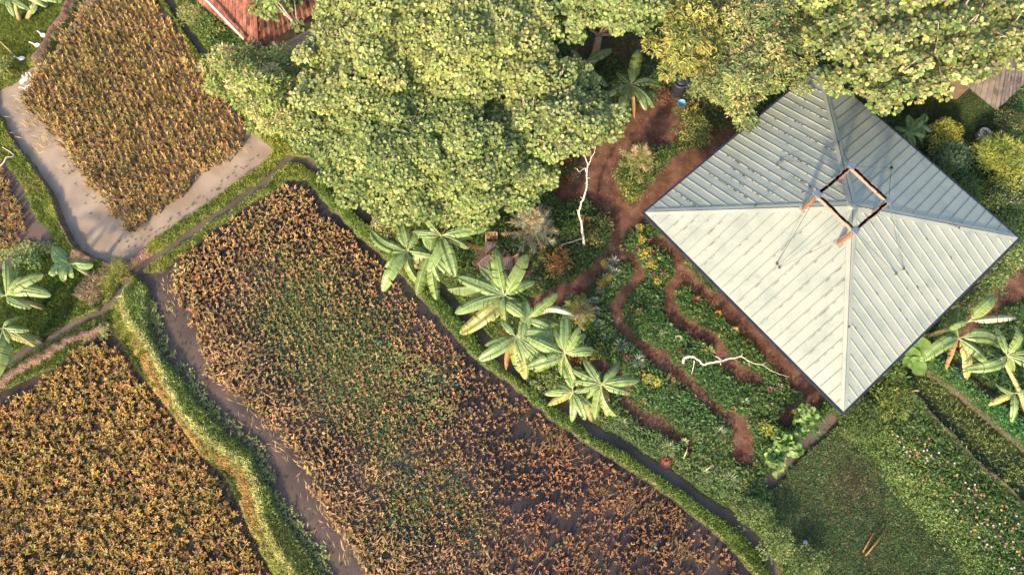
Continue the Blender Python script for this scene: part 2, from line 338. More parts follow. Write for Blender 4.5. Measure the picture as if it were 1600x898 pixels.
# grass on the banks
mb=MB(); x,y=scatter([1],1500); 
GS=[(285,600,22,(.48,.30,.07)),(320,690,20,(.55,.33,.10)),(250,560,16,(.40,.33,.08)),(215,530,20,(.36,.34,.09)),(375,745,22,(.6,.36,.16)),(400,800,20,(.46,.36,.10)),(420,860,20,(.42,.40,.11)),(460,900,25,(.4,.38,.11)),
    (235,545,16,(.5,.42,.10)),(190,480,14,(.45,.42,.10)),(265,610,12,(.52,.40,.10)),(300,655,12,(.52,.40,.10)),(345,715,14,(.52,.4,.12)),
    (250,500,25,(.11,.19,.05)),(300,590,22,(.1,.18,.045)),(350,660,25,(.1,.19,.045)),(410,730,25,(.1,.18,.05)),(440,800,25,(.17,.22,.05)),(480,870,22,(.13,.2,.06)),
    (60,60,60,(.12,.16,.04)),(20,95,30,(.22,.24,.06)),(80,460,60,(.05,.09,.025)),(130,480,30,(.2,.26,.06)),(175,430,18,(.38,.34,.07)),(300,375,30,(.22,.27,.06)),(240,400,20,(.3,.3,.07)),(380,280,40,(.2,.26,.06)),(440,235,30,(.3,.33,.08)),  # dark spot by the left bananas puts their shadow into the grass colour
    (560,370,60,(.13,.22,.06)),(700,500,80,(.07,.15,.045)),(900,670,100,(.08,.16,.05)),(1100,800,80,(.09,.17,.05)),(290,60,20,(.17,.23,.05)),(330,130,25,(.1,.15,.04)),(30,220,20,(.25,.28,.07)),(50,290,20,(.22,.24,.08)),(90,330,12,(.32,.36,.1))]
C=cfield(x,y,(.13,.19,.05),GS,.22)*np.array([1.9,1.75,1.6]); n=len(x); 
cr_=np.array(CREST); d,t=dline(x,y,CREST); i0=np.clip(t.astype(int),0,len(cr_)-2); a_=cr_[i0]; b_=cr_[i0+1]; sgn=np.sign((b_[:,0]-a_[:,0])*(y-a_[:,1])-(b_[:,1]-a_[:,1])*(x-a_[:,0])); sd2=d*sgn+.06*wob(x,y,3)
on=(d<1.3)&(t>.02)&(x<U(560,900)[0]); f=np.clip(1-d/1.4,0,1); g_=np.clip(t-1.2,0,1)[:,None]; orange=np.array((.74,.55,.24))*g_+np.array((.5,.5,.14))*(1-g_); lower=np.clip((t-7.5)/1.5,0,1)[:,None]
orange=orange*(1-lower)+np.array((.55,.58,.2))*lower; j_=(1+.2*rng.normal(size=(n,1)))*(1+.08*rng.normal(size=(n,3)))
bc=np.where((sd2>.2)[:,None],np.array((.44,.54,.17)),np.where((sd2>-.12)[:,None],np.array((.98,.93,.42)),orange*np.where(wob(x,y,2.2)[:,None]>.35,np.array((.6,.75,.6)),1.)))  # sunlit tones of left slope and crest are put into the grass colour
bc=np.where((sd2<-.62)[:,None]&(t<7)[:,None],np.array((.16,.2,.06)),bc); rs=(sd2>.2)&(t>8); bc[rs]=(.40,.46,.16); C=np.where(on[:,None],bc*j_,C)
# note: sgn>0 lies left of the crest line's run, i.e. toward the middle paddy
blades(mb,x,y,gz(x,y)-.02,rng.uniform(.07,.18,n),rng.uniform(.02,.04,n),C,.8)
tag(mb.build('grass',M['grass']),'tangled short grass covering the banks between the paddies','grass',kind='stuff')
# broad-leaved weeds creeping along the foot of the banks
mb=MB()
for pl,r,dn in (([(236,500),(256,550),(292,588),(314,624),(350,662),(398,700),(417,745),(439,790),(474,838),(514,892)],.36,30),([(0,395),(40,385),(80,388)],.35,80),([(620,560),(660,600),(690,640)],.9,12),([(225,460),(240,500)],.3,50),([(160,520),(172,512)],.25,60)):
    ww=W(pl); d,_=dline(GX,GY,ww); k=(d<r)&(rng.uniform(size=d.shape)<dn*STEP*STEP*np.exp(-(d/r)**2)*1.6); xs=GX[k]; ys=GY[k]
    xs=np.repeat(xs,6)+rng.normal(size=len(xs)*6)*.05; ys=np.repeat(ys,6)+rng.normal(size=len(ys)*6)*.05; n=len(xs)
    zz=np.maximum(gz(xs,ys),-.15)+rng.uniform(.03,.12,n); leaves(mb,np.stack([xs,ys,zz],-1),rdir(n,.3),rdir(n,1.8),rng.uniform(.05,.11,n),rng.uniform(.04,.08,n),jc((.33,.38,.13),n),shape='r')
tag(mb.build('creeping_weeds',M['leaf']),'pale green creeping weeds along the muddy foot of the bank','weeds',kind='stuff')

# ------------------------------------------------------------------ rice
def tuft(h,spread,nb,wd,c0,c1,droop=.35,seed=0,lean=(0,0)):
    r=np.random.default_rng(seed); V=[];Fs=[];Cs=[];k=0
    for i in range(nb):
        a=r.uniform(0,2*np.pi); l=r.uniform(.3,1)*spread; hh=h*r.uniform(.7,1.08); d=np.array([math.cos(a),math.sin(a),0]); s=np.array([-d[1],d[0],0])*wd*r.uniform(.7,1.2)/2
        ln=np.array([lean[0],lean[1],0])
        p0=d*.03; p1=d*l*.45+np.array([0,0,hh*.75])+ln*.5; p2=d*l*(1+droop)+np.array([0,0,hh*(1-.35*r.uniform(0,droop*2))])+ln; 
        c=np.array(c0)*(1-.5*r.uniform())+np.array(c1)*r.uniform(.3,.8); c2=np.array(c1)*r.uniform(.7,1.25)
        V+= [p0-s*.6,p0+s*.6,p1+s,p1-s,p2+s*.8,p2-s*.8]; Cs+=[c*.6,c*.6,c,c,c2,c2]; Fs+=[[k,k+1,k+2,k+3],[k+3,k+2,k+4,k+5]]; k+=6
    return np.array(V),np.array(Fs),np.array(Cs)
def inst(mb,protos,P,rot,sc,tint):
    t=rng.integers(0,len(protos),len(P))
    for i,(V,Fs,Cs) in enumerate(protos):
        k=np.nonzero(t==i)[0]
        if len(k)==0: continue
        c=np.cos(rot[k])[:,None]; s=np.sin(rot[k])[:,None]; v=V[None]
        X=v[...,0]*c-v[...,1]*s; Y=v[...,0]*s+v[...,1]*c; Z=np.broadcast_to(v[...,2],X.shape)
        VVV=np.stack([X,Y,Z],-1)*sc[k][:,None,None]+P[k][:,None]
        FF=Fs[None]+(np.arange(len(k))*len(V))[:,None,None]
        mb.add(VVV.reshape(-1,3),FF.reshape(-1,Fs.shape[1]),(Cs[None]*tint[k][:,None]).reshape(-1,3))
def rows(poly,ang,d1,d2,jit,drop=0.):
    P=np.array(poly); c=P.mean(0); r=np.abs(P-c).max()*1.6; u=np.arange(-r,r,d1); v=np.arange(-r,r,d2); A,B=np.meshgrid(u,v)
    A=A+.12*np.sin(B*1.3); A=A.ravel()+rng.normal(size=A.size)*jit; B=B.ravel()+rng.normal(size=B.size)*jit
    x=c[0]+A*math.cos(ang)-B*math.sin(ang); y=c[1]+A*math.sin(ang)+B*math.cos(ang)
    k=pip(x+.1*wob(x,y,3),y+.1*wob(y,x,3),poly)&inview(x,y,50)&(rng.uniform(size=x.size)>drop); return x[k],y[k]
G1=[tuft(.62,.115,17,.036,(.09,.085,.028),(.54,.40,.18),.45,s) for s in range(8)]
G3=[tuft(.46,.125,14,.032,(.07,.09,.028),(.58,.355,.12),.5,s+20) for s in range(8)]
G2=[tuft(.30,.095,10,.032,(.08,.065,.03),(.54,.325,.14),.5,s+40) for s in range(8)]
def tint_(n,j=.2): return (1+j*rng.normal(size=(n,1)))*(1+.07*rng.normal(size=(n,3)))
# upper-left field: straight rows, tall
rd=math.atan2(*(np.array(U(200,330)-U(90,60))[1::-1])) 
x,y=rows(RP[1],rd,.16,.265,.034,.03); n=len(x)
mb=MB(); tn=tint_(n); px,py=Pj(x,y)
gr=np.clip(1-np.hypot(px-160,py-110)/160,0,1)[:,None]; tn=tn*(1-gr*np.array([.10,.02,.1]))*np.array([.97,.86,.78])
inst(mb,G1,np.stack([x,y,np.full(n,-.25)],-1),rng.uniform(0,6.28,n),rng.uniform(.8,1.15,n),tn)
tag(mb.build('rice_crop',M['rice']),'tall ripe golden rice in rows ringed by the muddy tan pond','rice crop',kind='stuff')
# lower-left field
x,y=rows(RP[3],rd+.2,.205,.25,.04,.05); n=len(x); mb=MB()
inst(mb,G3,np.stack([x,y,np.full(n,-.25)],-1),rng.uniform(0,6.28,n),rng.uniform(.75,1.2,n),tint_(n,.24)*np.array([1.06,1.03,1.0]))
tag(mb.build('rice_crop',M['rice']),'dense orange brown rice filling the lower left paddy','rice crop',kind='stuff')
x,y=rows(RP[4],rd,.2,.24,.05,.08); n=len(x); mb=MB()
inst(mb,G3,np.stack([x,y,np.full(n,-.25)],-1),rng.uniform(0,6.28,n),rng.uniform(.8,1.15,n),tint_(n)*np.array([.8,.8,.9]))
tag(mb.build('rice_crop',M['rice']),'dark brown rice in the small paddy cut by the left edge','rice crop',kind='stuff')
# wide middle field: short, sparser to the right, lodged along its left edge
x,y=rows(RP[2],rd+.05,.205,.24,.028,.03); px,py=Pj(x,y)
sp=sm((px-560)/420)*.27; hol=wob(x,y,.62)+.35*wob(x+4,y,1.7)
keep=(rng.uniform(size=len(x))>sp)&((hol<.74+.9*(px<560))); x=x[keep];y=y[keep];px=px[keep];py=py[keep]; n=len(x)
sc=rng.uniform(.7,1.2,n)*(1+.5*np.exp(-((px-np.interp(py,[400,500,600,700,800,900],[270,300,335,420,490,560]))/55)**2)+.35*sm((500-py)/180))
tn=tint_(n,.22)*np.array([1.06,1.08,1.08]); tn=tn*(1-.22*sm((px-600)/350)[:,None]); q=sm((px-520)/420)[:,None]; sc=sc*(1+.18*q[:,0]); tn=tn*(1-q*np.array([.12,.24,.2])); q=np.clip(1-np.hypot((px-500)/150,(py-500)/110),0,1)[:,None]; tn=tn*(1-q*np.array([.15,0,.1]))
rot=rng.uniform(0,6.28,n); P=np.stack([x,y,np.full(n,-.24)],-1)
d=np.hypot(px-880,py-800); near=np.argsort(d)[:300]; m_=np.ones(n,bool); m_[near]=False
mb=MB(); inst(mb,G2,P[m_],rot[m_],sc[m_],tn[m_])
x,y=x,y
tag(mb.build('rice_crop',M['rice']),'sparse short brown rice across the wide middle paddy','rice crop',kind='stuff')
pm=[]
for i,(V,Fs,Cs) in enumerate(G2):
    for tv in ((.95,.75,.8),(1.1,.82,.85),(.75,.62,.7)):
        b=MB(); b.add(V,Fs,Cs*np.array(tv)); o=b.build('rice_tuft',M['rice']); pm.append(o.data); bpy.data.objects.remove(o)
for i in near:
    o=bpy.data.objects.new('rice_tuft',pm[rng.integers(len(pm))]); COL.objects.link(o); o.location=P[i]; o.rotation_euler=(0,0,rot[i]); s_=sc[i]; o.scale=(s_,s_,s_)
    tag(o,'short russet rice tuft standing in dark water, low right part of the middle paddy','rice tuft','rice tufts in the low right part of the middle paddy')
# lodged straw
mb=MB()
def lodged(pts,nper,c,l=.55,ang=None,dx=0):
    for (sx,sy,r,a0) in pts:
        sx=sx+dx*(sy>480)*(sx<560)
        c0=U(sx,sy,-.1); n=nper; a=np.radians(a0)+rng.normal(size=n)*.45; L=l*rng.uniform(.5,1.1,n)
        p=c0+np.stack([rng.normal(size=n)*r*.03,rng.normal(size=n)*r*.03,rng.uniform(.08,.3,n)],-1); dd=np.stack([np.cos(a),np.sin(a),rng.uniform(-.05,.45,n)],-1)
        leaves(mb,p,dd,rdir(n,2.),L,.03,jc(c,n,.2),bend=.3)
lodged([(285,445,14,120),(280,470,14,-60),(300,500,12,-70),(318,530,14,-70),(312,560,14,-50),(335,590,14,-60),(360,600,14,30),(350,560,12,20),(365,640,14,-50),(395,660,14,-40),(420,690,14,-40),(455,715,12,-60),(470,750,14,-80),(478,790,12,-60),(500,800,14,-50),(510,835,12,-60),(530,860,12,-50),(600,850,14,70),(620,870,12,-70),(560,790,14,10),(585,740,12,60),(640,880,14,20),(700,870,12,50),(760,885,14,80),(440,640,10,10)],34,(.55,.37,.17),.40,dx=27)
lodged([(55,200,12,150),(45,165,10,160),(75,230,10,150),(100,60,10,150),(60,140,12,150),(130,20,10,150),(310,265,12,150),(365,235,10,140),(352,250,8,140),(240,325,10,120),(210,350,10,110),(270,310,8,120),(125,255,12,130),(150,290,10,130)],55,(.5,.37,.18))
lodged([(850,700,12,30),(870,690,10,80),(890,720,12,0),(940,770,12,20),(1000,770,12,40),(1040,800,12,60),(900,870,12,60),(1060,860,10,50),(980,790,10,70),(830,870,10,60)],45,(.33,.2,.09),.45)
tag(mb.build('lodged_straw',M['rice']),'flattened straw lying along the paddy edges','straw',kind='stuff')
# weeds between the tufts (green patches) and stubble in the open mud
mb=MB()
def weedpatch(spots,dens,c,zw=-.16,h=.16,lk=1.):
    for sx,sy,r in spots:
        n=int(dens*(r*.029)**2*3); c0=U(sx,sy,0); xx=c0[0]+rng.normal(size=n)*r*.029*.6; yy=c0[1]+rng.normal(size=n)*r*.029*.6
        zz=np.maximum(gz(xx,yy),zw)+rng.uniform(0,h,n); leaves(mb,np.stack([xx,yy,zz],-1),rdir(n,.6),rdir(n,1.5),rng.uniform(.05,.12,n)*lk,rng.uniform(.02,.05,n),jc(c,n,.2))
weedpatch([(500,500,90),(560,560,90),(450,440,70),(600,640,70),(660,760,60)],110,(.14,.24,.07))
weedpatch([(470,470,60),(540,520,60),(430,500,50),(590,560,50),(520,600,50),(480,560,45),(560,630,40),(600,660,35),(630,780,40),(700,760,30),(720,790,30),(600,700,30),(640,820,35),(440,400,30),(400,360,30),(500,420,35),(660,640,35),(740,830,30),(580,860,30),(690,590,25)],150,(.13,.22,.06))
weedpatch([(40,730,50),(90,710,40),(200,690,40),(60,780,40),(310,800,30),(250,790,50),(100,860,50),(120,800,40),(150,600,25),(140,550,22),(215,620,30),(380,860,30),(330,770,30),(180,860,50),(260,860,50)],110,(.10,.17,.045))
weedpatch([(170,130,60),(240,170,60),(140,90,40),(250,240,60)],45,(.14,.18,.05),h=.3)
weedpatch([(1460,610,25),(1490,640,25),(1520,670,25),(1560,700,25),(1590,740,25),(1540,690,20),(1570,740,20),(1450,590,20)],150,(.20,.26,.07),lk=1.7)
tag(mb.build('paddy_weeds',M['leaf']),'low green weeds growing between rice tufts','weeds',kind='stuff')
mb=MB(); pts=[]
for i in range(7):
    for j in range(26):
        t=j/25; a=np.array([[90,235],[112,282],[140,330],[170,365],[205,388]]); q=np.array([np.interp(t*4,range(5),a[:,k]) for k in (0,1)]); pts.append(q+np.array([9,-6])*i*.75+rng.normal(size=2)*1.2)
pts=[p for p in pts if rng.uniform()<.4]
for t in np.linspace(0,1,34): pts.append(np.array([225,375])*(1-t)+np.array([405,245])*t+rng.normal(size=2)*3.5)
for k in range(1100):
    q=rng.uniform([235,430],[560,898]); e=np.interp(q[1],[430,500,560,620,700,760,830,898],[262,292,302,335,405,462,500,550]); 
    if e-62<q[0]<e+4: pts.append(q)
pts=np.array(pts); PP=U(pts[:,0],pts[:,1],-.17); n=len(PP)
inst(mb,[tuft(.09,.05,7,.022,(.06,.06,.03),(.16,.15,.06),.5,s+70) for s in range(4)],PP,rng.uniform(0,6,n),rng.uniform(.55,1.05,n),np.ones((n,3)))
tag(mb.build('rice_stubble',M['rice']),'dotted rice stubble poking out of the open muddy water','stubble',kind='stuff')
mb=MB()
for (sx,sy) in [(748,536),(588,535),(710,600),(672,577),(690,590),(838,765),(885,790),(1020,855),(846,608),(868,855),(780,630),(735,640),(560,555),(500,575),(440,570)]:
    n=6; c0=U(sx,sy,-.14); p=c0+rng.normal(size=(n,3))*[.08,.08,.005]; leaves(mb,p,rdir(n,.05),np.tile([0,0,1.],(n,1)),.11,.1,jc((.3,.42,.25),n),shape='r',bend=0)
tag(mb.build('floating_weed',M['leaf']),'small round pale floating weed leaves in the middle paddy','floating weed',kind='stuff')

# ------------------------------------------------------------------ garden ground cover
GC=[(1465,580,16,(.07,.22,.055)),(1500,605,16,(.07,.22,.055)),(1535,632,16,(.07,.22,.055)),(1570,662,16,(.07,.22,.055)),(1600,688,16,(.07,.22,.055)),(1080,510,50,(.06,.14,.035)),(1040,600,60,(.08,.16,.05)),(900,430,40,(.07,.10,.03)),(880,410,40,(.10,.12,.04)),(1000,280,30,(.16,.22,.06)),(985,265,25,(.25,.28,.08)),(1100,600,50,(.06,.13,.04)),(1020,420,25,(.07,.16,.05)),
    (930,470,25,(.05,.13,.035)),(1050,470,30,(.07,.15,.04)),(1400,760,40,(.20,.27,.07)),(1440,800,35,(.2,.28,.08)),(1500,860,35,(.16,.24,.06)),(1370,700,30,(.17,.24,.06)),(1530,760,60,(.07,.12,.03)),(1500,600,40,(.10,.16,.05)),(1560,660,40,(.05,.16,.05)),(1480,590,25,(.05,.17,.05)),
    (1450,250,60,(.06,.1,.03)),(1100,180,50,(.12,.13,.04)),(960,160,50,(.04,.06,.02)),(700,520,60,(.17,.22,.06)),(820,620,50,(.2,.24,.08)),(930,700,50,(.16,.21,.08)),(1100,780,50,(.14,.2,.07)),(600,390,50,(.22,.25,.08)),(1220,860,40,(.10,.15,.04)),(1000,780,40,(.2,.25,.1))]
mb=MB(); x,y=scatter([0],1150); px,py=Pj(x,y)
k=wob(x,y,1.6)+.6*wob(y,x,4.1)>-.85; x=x[k];y=y[k]; n=len(x)
C=1.3*cfield(x,y,(.08,.155,.045),GC,.3); hh=.04+.10*np.clip(.5+.5*wob(x,y,2.3),0,1)
x=x+rng.normal(size=n)*.07; y=y+rng.normal(size=n)*.07; P=np.stack([x,y,gz(x,y)+rng.uniform(0,1,n)*hh],-1)
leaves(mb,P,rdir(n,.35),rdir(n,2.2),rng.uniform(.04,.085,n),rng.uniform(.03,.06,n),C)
x,y=scatter([0],110); n=len(x); C=cfield(x,y,(.09,.15,.04),GC,.3)
cl=rng.integers(0,n,n//2); x=np.concatenate([x,x[cl]+rng.normal(size=n//2)*.1]); y=np.concatenate([y,y[cl]+rng.normal(size=n//2)*.1]); C=np.concatenate([C,C[cl]]); n=len(x)
leaves(mb,np.stack([x,y,gz(x,y)+rng.uniform(.08,.3,n)],-1),rdir(n,.3),rdir(n,1.8),rng.uniform(.09,.2,n),rng.uniform(.04,.09,n),C*1.2)
x,y=scatter([0],2.6,[(840,250),(1000,200),(1130,200),(1280,640),(1150,790),(820,560),(740,400)]); pal=np.array([(.30,.36,.10),(.38,.36,.10),(.10,.19,.05),(.16,.28,.09),(.22,.08,.05),(.26,.33,.16),(.12,.22,.06),(.34,.22,.08)])
for k in range(len(x)):
    n=rng.integers(14,40); r=rng.uniform(.06,.2); l=rng.uniform(.07,.2); a=rng.uniform(0,6.28,n); q=r*np.sqrt(rng.uniform(size=n)); xx=x[k]+np.cos(a)*q; yy=y[k]+np.sin(a)*q
    leaves(mb,np.stack([xx,yy,gz(xx,yy)+.1+.18*(1-q/r)],-1),nrm(np.stack([np.cos(a),np.sin(a),.25+0*a],-1)+rng.normal(size=(n,3))*.35),rdir(n,1.8),l,l*rng.uniform(.25,.7),jc(pal[rng.choice(8,p=[.12,.08,.22,.2,.08,.12,.12,.06])],n,.2),bend=.25)
tag(mb.build('ground_cover',M['leaf']),'dense low leafy ground cover filling the garden beds','ground cover',kind='stuff')
mb=MB()
for pl,r,c in (([(900,622),(960,668),(1010,700),(1060,735),(1110,765),(1160,795)],.75,(.27,.36,.16)),([(600,345),(660,405),(720,470),(790,540),(860,605),(900,640)],.5,(.30,.36,.13))):
    d,_=dline(GX,GY,W(pl)); k=(d<r)&(ZONE==0)&(rng.uniform(size=d.shape)<.55); xs=np.repeat(GX[k],7); ys=np.repeat(GY[k],7); n=len(xs); xs=xs+rng.normal(size=n)*.06; ys=ys+rng.normal(size=n)*.06
    kk=wob(xs,ys,2.6)>-.35; xs=xs[kk]; ys=ys[kk]; n=len(xs); blades(mb,xs,ys,gz(xs,ys),rng.uniform(.12,.34,n),rng.uniform(.02,.035,n),jc(c,n,.2),1.1)
tag(mb.build('ditch_side_grass',M['grass']),'pale long grass on the garden side of the long ditch','grass',kind='stuff')
# lawn turf
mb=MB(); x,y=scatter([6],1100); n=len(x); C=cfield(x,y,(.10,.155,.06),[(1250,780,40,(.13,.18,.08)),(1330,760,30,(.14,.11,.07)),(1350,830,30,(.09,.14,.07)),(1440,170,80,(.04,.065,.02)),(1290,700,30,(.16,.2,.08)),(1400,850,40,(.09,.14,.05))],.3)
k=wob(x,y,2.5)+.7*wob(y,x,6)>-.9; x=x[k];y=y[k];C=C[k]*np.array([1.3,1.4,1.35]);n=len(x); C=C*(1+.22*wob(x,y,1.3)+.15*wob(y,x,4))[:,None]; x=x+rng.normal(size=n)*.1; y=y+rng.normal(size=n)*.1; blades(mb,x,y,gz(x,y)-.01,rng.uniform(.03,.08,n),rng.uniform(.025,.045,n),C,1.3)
tag(mb.build('lawn_grass',M['grass']),'short dark green lawn grass','grass',kind='stuff')
# the flower bed right of the lawn: low leafy mass and small blossoms
FB=[(1330,672),(1400,668),(1440,700),(1500,750),(1560,800),(1640,870),(1640,960),(1530,960),(1500,870),(1440,810),(1385,745)]
mb=MB(); x,y=scatter([0,6],900,FB); n=len(x); x=x+rng.normal(size=n)*.22; y=y+rng.normal(size=n)*.22; C=1.25*cfield(x,y,(.10,.17,.045),[(1400,750,40,(.2,.27,.08)),(1450,810,35,(.2,.28,.08)),(1500,700,50,(.07,.12,.03)),(1500,870,40,(.15,.22,.06)),(1580,860,40,(.06,.13,.035))],.28)
leaves(mb,np.stack([x,y,gz(x,y)+rng.uniform(.05,.5,n)*(.6+.4*wob(x,y,1.7))],-1),rdir(n,.6),rdir(n,1.5),rng.uniform(.06,.12,n),rng.uniform(.03,.06,n),C)
tag(mb.build('bedding_plants',M['leaf']),'bright green bedding plants massed right of the dark lawn','bedding plants',kind='stuff')
mb=MB(); x,y=scatter([0,6],9,[(1380,672),(1450,690),(1520,760),(1600,820),(1640,870),(1600,960),(1560,898),(1500,820),(1440,770)]); n=len(x)
pal=np.array([(.7,.22,.18),(.75,.3,.1),(.8,.8,.75),(.6,.2,.45),(.75,.5,.5),(.7,.5,.1)]); cc=pal[rng.integers(0,6,n)]
for k in range(5):
    a=k*1.2566+rng.uniform(0,1,n); D=np.stack([np.cos(a),np.sin(a),.3+0*a],-1); leaves(mb,np.stack([x,y,gz(x,y)+.48+0*x],-1),D,np.tile([0,0,1.],(n,1)),.055,.05,cc,bend=0)
tag(mb.build('bedding_blossoms',M['leaf']),'tiny red, orange, white and pink blossoms over the bedding plants','blossoms',kind='stuff')
mb=MB(); x,y=scatter([2,2,6,5,7],22); n=len(x); leaves(mb,np.stack([x,y,gz(x,y)+.02],-1),rdir(n,.1),rdir(n,2.),rng.uniform(.04,.1,n),.04,np.array([(.3,.14,.06),(.4,.25,.12),(.12,.06,.04),(.35,.1,.04)])[rng.integers(0,4,n)])
tag(mb.build('fallen_leaves',M['leaf']),'scattered brown fallen leaves on path and lawn','fallen leaves',kind='stuff')

# ------------------------------------------------------------------ trees
def tree(name,label,cat,poly,ztop,zedge,sp,rc,nl,L,Wd,cols,wts,trunk,shape='q',depth=110,gap=.0,group=None,flat=.45,extra=None,trr=.2,nb=14,tip=None,bend=.15,lay=0,barkc=(.26,.2,.15)):
    poly=np.array(poly,float); x0,y0=poly.min(0); x1,y1=poly.max(0)
    A,B=np.meshgrid(np.arange(x0,x1,sp),np.arange(y0,y1,sp)); A=A.ravel()+rng.uniform(-.5,.5,A.size)*sp; B=B.ravel()+rng.uniform(-.5,.5,B.size)*sp
    k=pip(A+6*np.sin(B*.11+A*.05),B+6*np.sin(A*.09),poly)&(rng.uniform(size=A.size)>gap); A=A[k];B=B[k]
    if shape=='r' and not lay:
        h_=np.sin(A*.083+2*np.sin(B*.041))+np.sin(B*.097+1.7*np.sin(A*.053)+1); k=h_<1.62; A=A[k]; B=B[k]
    d,_=dline(A,B,poly,True); z=zedge+(ztop-zedge)*sm(d/depth)+.3*np.sin(A*.035+B*.021)*np.cos(B*.03-A*.012)+rng.normal(size=len(A))*.16
    if lay: z=z+lay*(((B+.25*A)/46)%1-.5)
    Cc=U(A,B,z); m=len(Cc)
    tx=U(trunk[0],trunk[1],zedge); g=float(gz(tx[0],tx[1])); root=thing(name,label,cat,(tx[0],tx[1],g),group)
    R=rc*rng.uniform(.65,1.3,m); n=m*nl; ci=np.repeat(np.arange(m),nl)
    u=rng.normal(size=(n,3)); u[:,2]=np.abs(u[:,2])-.25; u=nrm(u); rr=(R[ci]*rng.uniform(.55,1.05,n))[:,None]
    P=Cc[ci]+u*rr*[1,1,flat]; N=nrm(u*.45+np.array([-.12,-.2,1.])+rng.normal(size=(n,3))*.3); D=nrm(u*[1,1,.3]+rng.normal(size=(n,3))*.55)
    D[:,2]=D[:,2]*.6-.1
    cols=np.array(cols); wts=np.array(wts)/sum(wts); cc=cols[rng.choice(len(cols),m,p=wts)]; mix=rng.uniform(size=(n,1))<.7
    C=np.where(mix,cc[ci],cols[rng.choice(len(cols),n,p=wts)])*(1+.16*rng.normal(size=(n,1)))*(1+.06*rng.normal(size=(n,3)))*(1+.14*rng.normal(size=m))[ci][:,None]
    if tip is not None:                       # young growth at the ends of the shoots
        k=(u[:,2]>.55)&(rng.uniform(size=n)<.35); C[k]=np.array(tip)*(1+.12*rng.normal(size=(k.sum(),1)))
    mb=MB(); leaves(mb,P,D,N,L*(q_:=rng.uniform(.55,1.45,n)),Wd*q_,C,bend=bend,shape=shape)
    if extra is not None:
        f,c=extra; q=rng.integers(0,n,int(n*f)); P2=P[q]+[0,0,.08]; leaves(mb,P2,rdir(len(q),.4),rdir(len(q),2.),L*.7,L*.45,jc(c,len(q),.2))
    part(mb,'crown',M['leaf'],root)
    zc=Cc[:,2].mean(); base=np.array([tx[0],tx[1],g-.1]); fork=base+np.array([.2,.1,(zc-g)*.45])
    mt=MB(); mt.tube([base,base*.5+fork*.5+[.08,-.05,0],fork],[trr*1.25,trr,trr*.85],barkc,9)
    part(mt,'trunk',M['bark'],root,True)
    for i in rng.choice(m,min(nb,m),replace=False):
        e=Cc[i]+[0,0,R[i]*.2]; mid=fork*.45+e*.55+[0,0,-.35]; ml=MB(); ml.tube([fork-[0,0,.1],fork*.75+mid*.25+[0,0,.05],mid,e],[trr*.5,trr*.4,trr*.25,.02],barkc,6)
        for _ in range(4):
            j=np.argsort(np.linalg.norm(Cc-e,axis=1))[rng.integers(1,min(9,m))]; e2=Cc[j]+[0,0,R[j]*(.8 if shape=='r' else .45)]; ml.tube([mid*.4+e*.6,(mid*.3+e*.7+e2)/2,e2],[.05,.035,.015],(.42,.33,.25),5)
        part(ml,'limb',M['bark'],root,True)
    return root
G1c=[(.22,.28,.085),(.27,.33,.105),(.33,.375,.125),(.16,.22,.07)]
tree('broadleaf_tree','large round-leaved tree with thin bare twigs showing, beside the paddy ditch','tree',
    [(470,180),(500,150),(560,95),(640,70),(760,110),(800,150),(850,170),(865,215),(858,290),(835,305),(790,318),(772,345),(735,350),(690,340),(655,348),(600,340),(560,318),(520,292),(492,262),(488,235),(465,215)],5.0,3.4,14,.46,150,.125,.122,[(.215,.275,.08),(.275,.335,.10),(.34,.39,.13),(.15,.21,.065)],[3,3,2,2],(660,240),'r',90,.07,trr=.24,nb=20,tip=(.33,.40,.15))
tree('broadleaf_tree','tall pale yellow-green tree crown spreading over the end of the red tiled roof','tree',
    [(512,-10),(530,-70),(700,-90),(850,-60),(870,0),(862,70),(850,140),(780,150),(700,150),(640,120),(590,150),(540,170),(500,175),(470,150),(478,110),(505,92),(470,80),(500,45)],6.4,5.0,16,.48,150,.132,.128,[(.30,.345,.105),(.35,.39,.13),(.25,.30,.09),(.38,.40,.15)],[3,3,2,1],(680,60),'r',90,.04,trr=.3,nb=20,tip=(.38,.43,.17))
tree('broadleaf_tree','light green round-leaved tree standing left of the garden banana','tree',
    [(790,140),(850,120),(880,85),(915,110),(935,150),(965,175),(968,200),(940,215),(900,232),(868,245),(840,240),(800,215),(770,180)],5.2,4.1,14,.44,135,.128,.125,G1c,[3,3,2,1],(860,185),'r',70,.05,tip=(.4,.46,.2))
tree('broadleaf_tree','tiered broadleaf crown at the top edge above the brown thicket','tree',
    [(858,-60),(1045,-60),(1040,-10),(1026,25),(1008,42),(985,58),(955,40),(925,48),(900,62),(880,40),(862,20)],6.2,4.8,15,.48,120,.135,.13,[(.27,.34,.11),(.33,.39,.14),(.2,.28,.09)],[3,3,2],(940,0),'r',60,.06,lay=.9)
tree('sapling','small light green sapling crown in front of the red roof corner','tree',[(400,-20),(460,-30),(456,15),(470,35),(458,45),(440,25),(410,25)],4.5,4.2,12,.3,50,.18,.17,G1c,[2,3,2,1],(430,0),'r',30,.05,trr=.08,nb=5)
tree('blossoming_tree','fine-leaved tree with cream and orange tips beside the corner of the red tiled roof','tree',
    [(332,85),(365,70),(400,68),(440,82),(468,100),(472,140),(478,180),(462,205),(430,198),(415,205),(392,188),(362,170),(340,150),(326,115)],4.6,2.8,15,.40,130,.16,.08,[(.18,.25,.06),(.36,.42,.13),(.50,.48,.2),(.25,.33,.08)],[3,3,2,2],(405,140),'q',60,.03,extra=(.08,(.6,.42,.24)),trr=.12,nb=7)
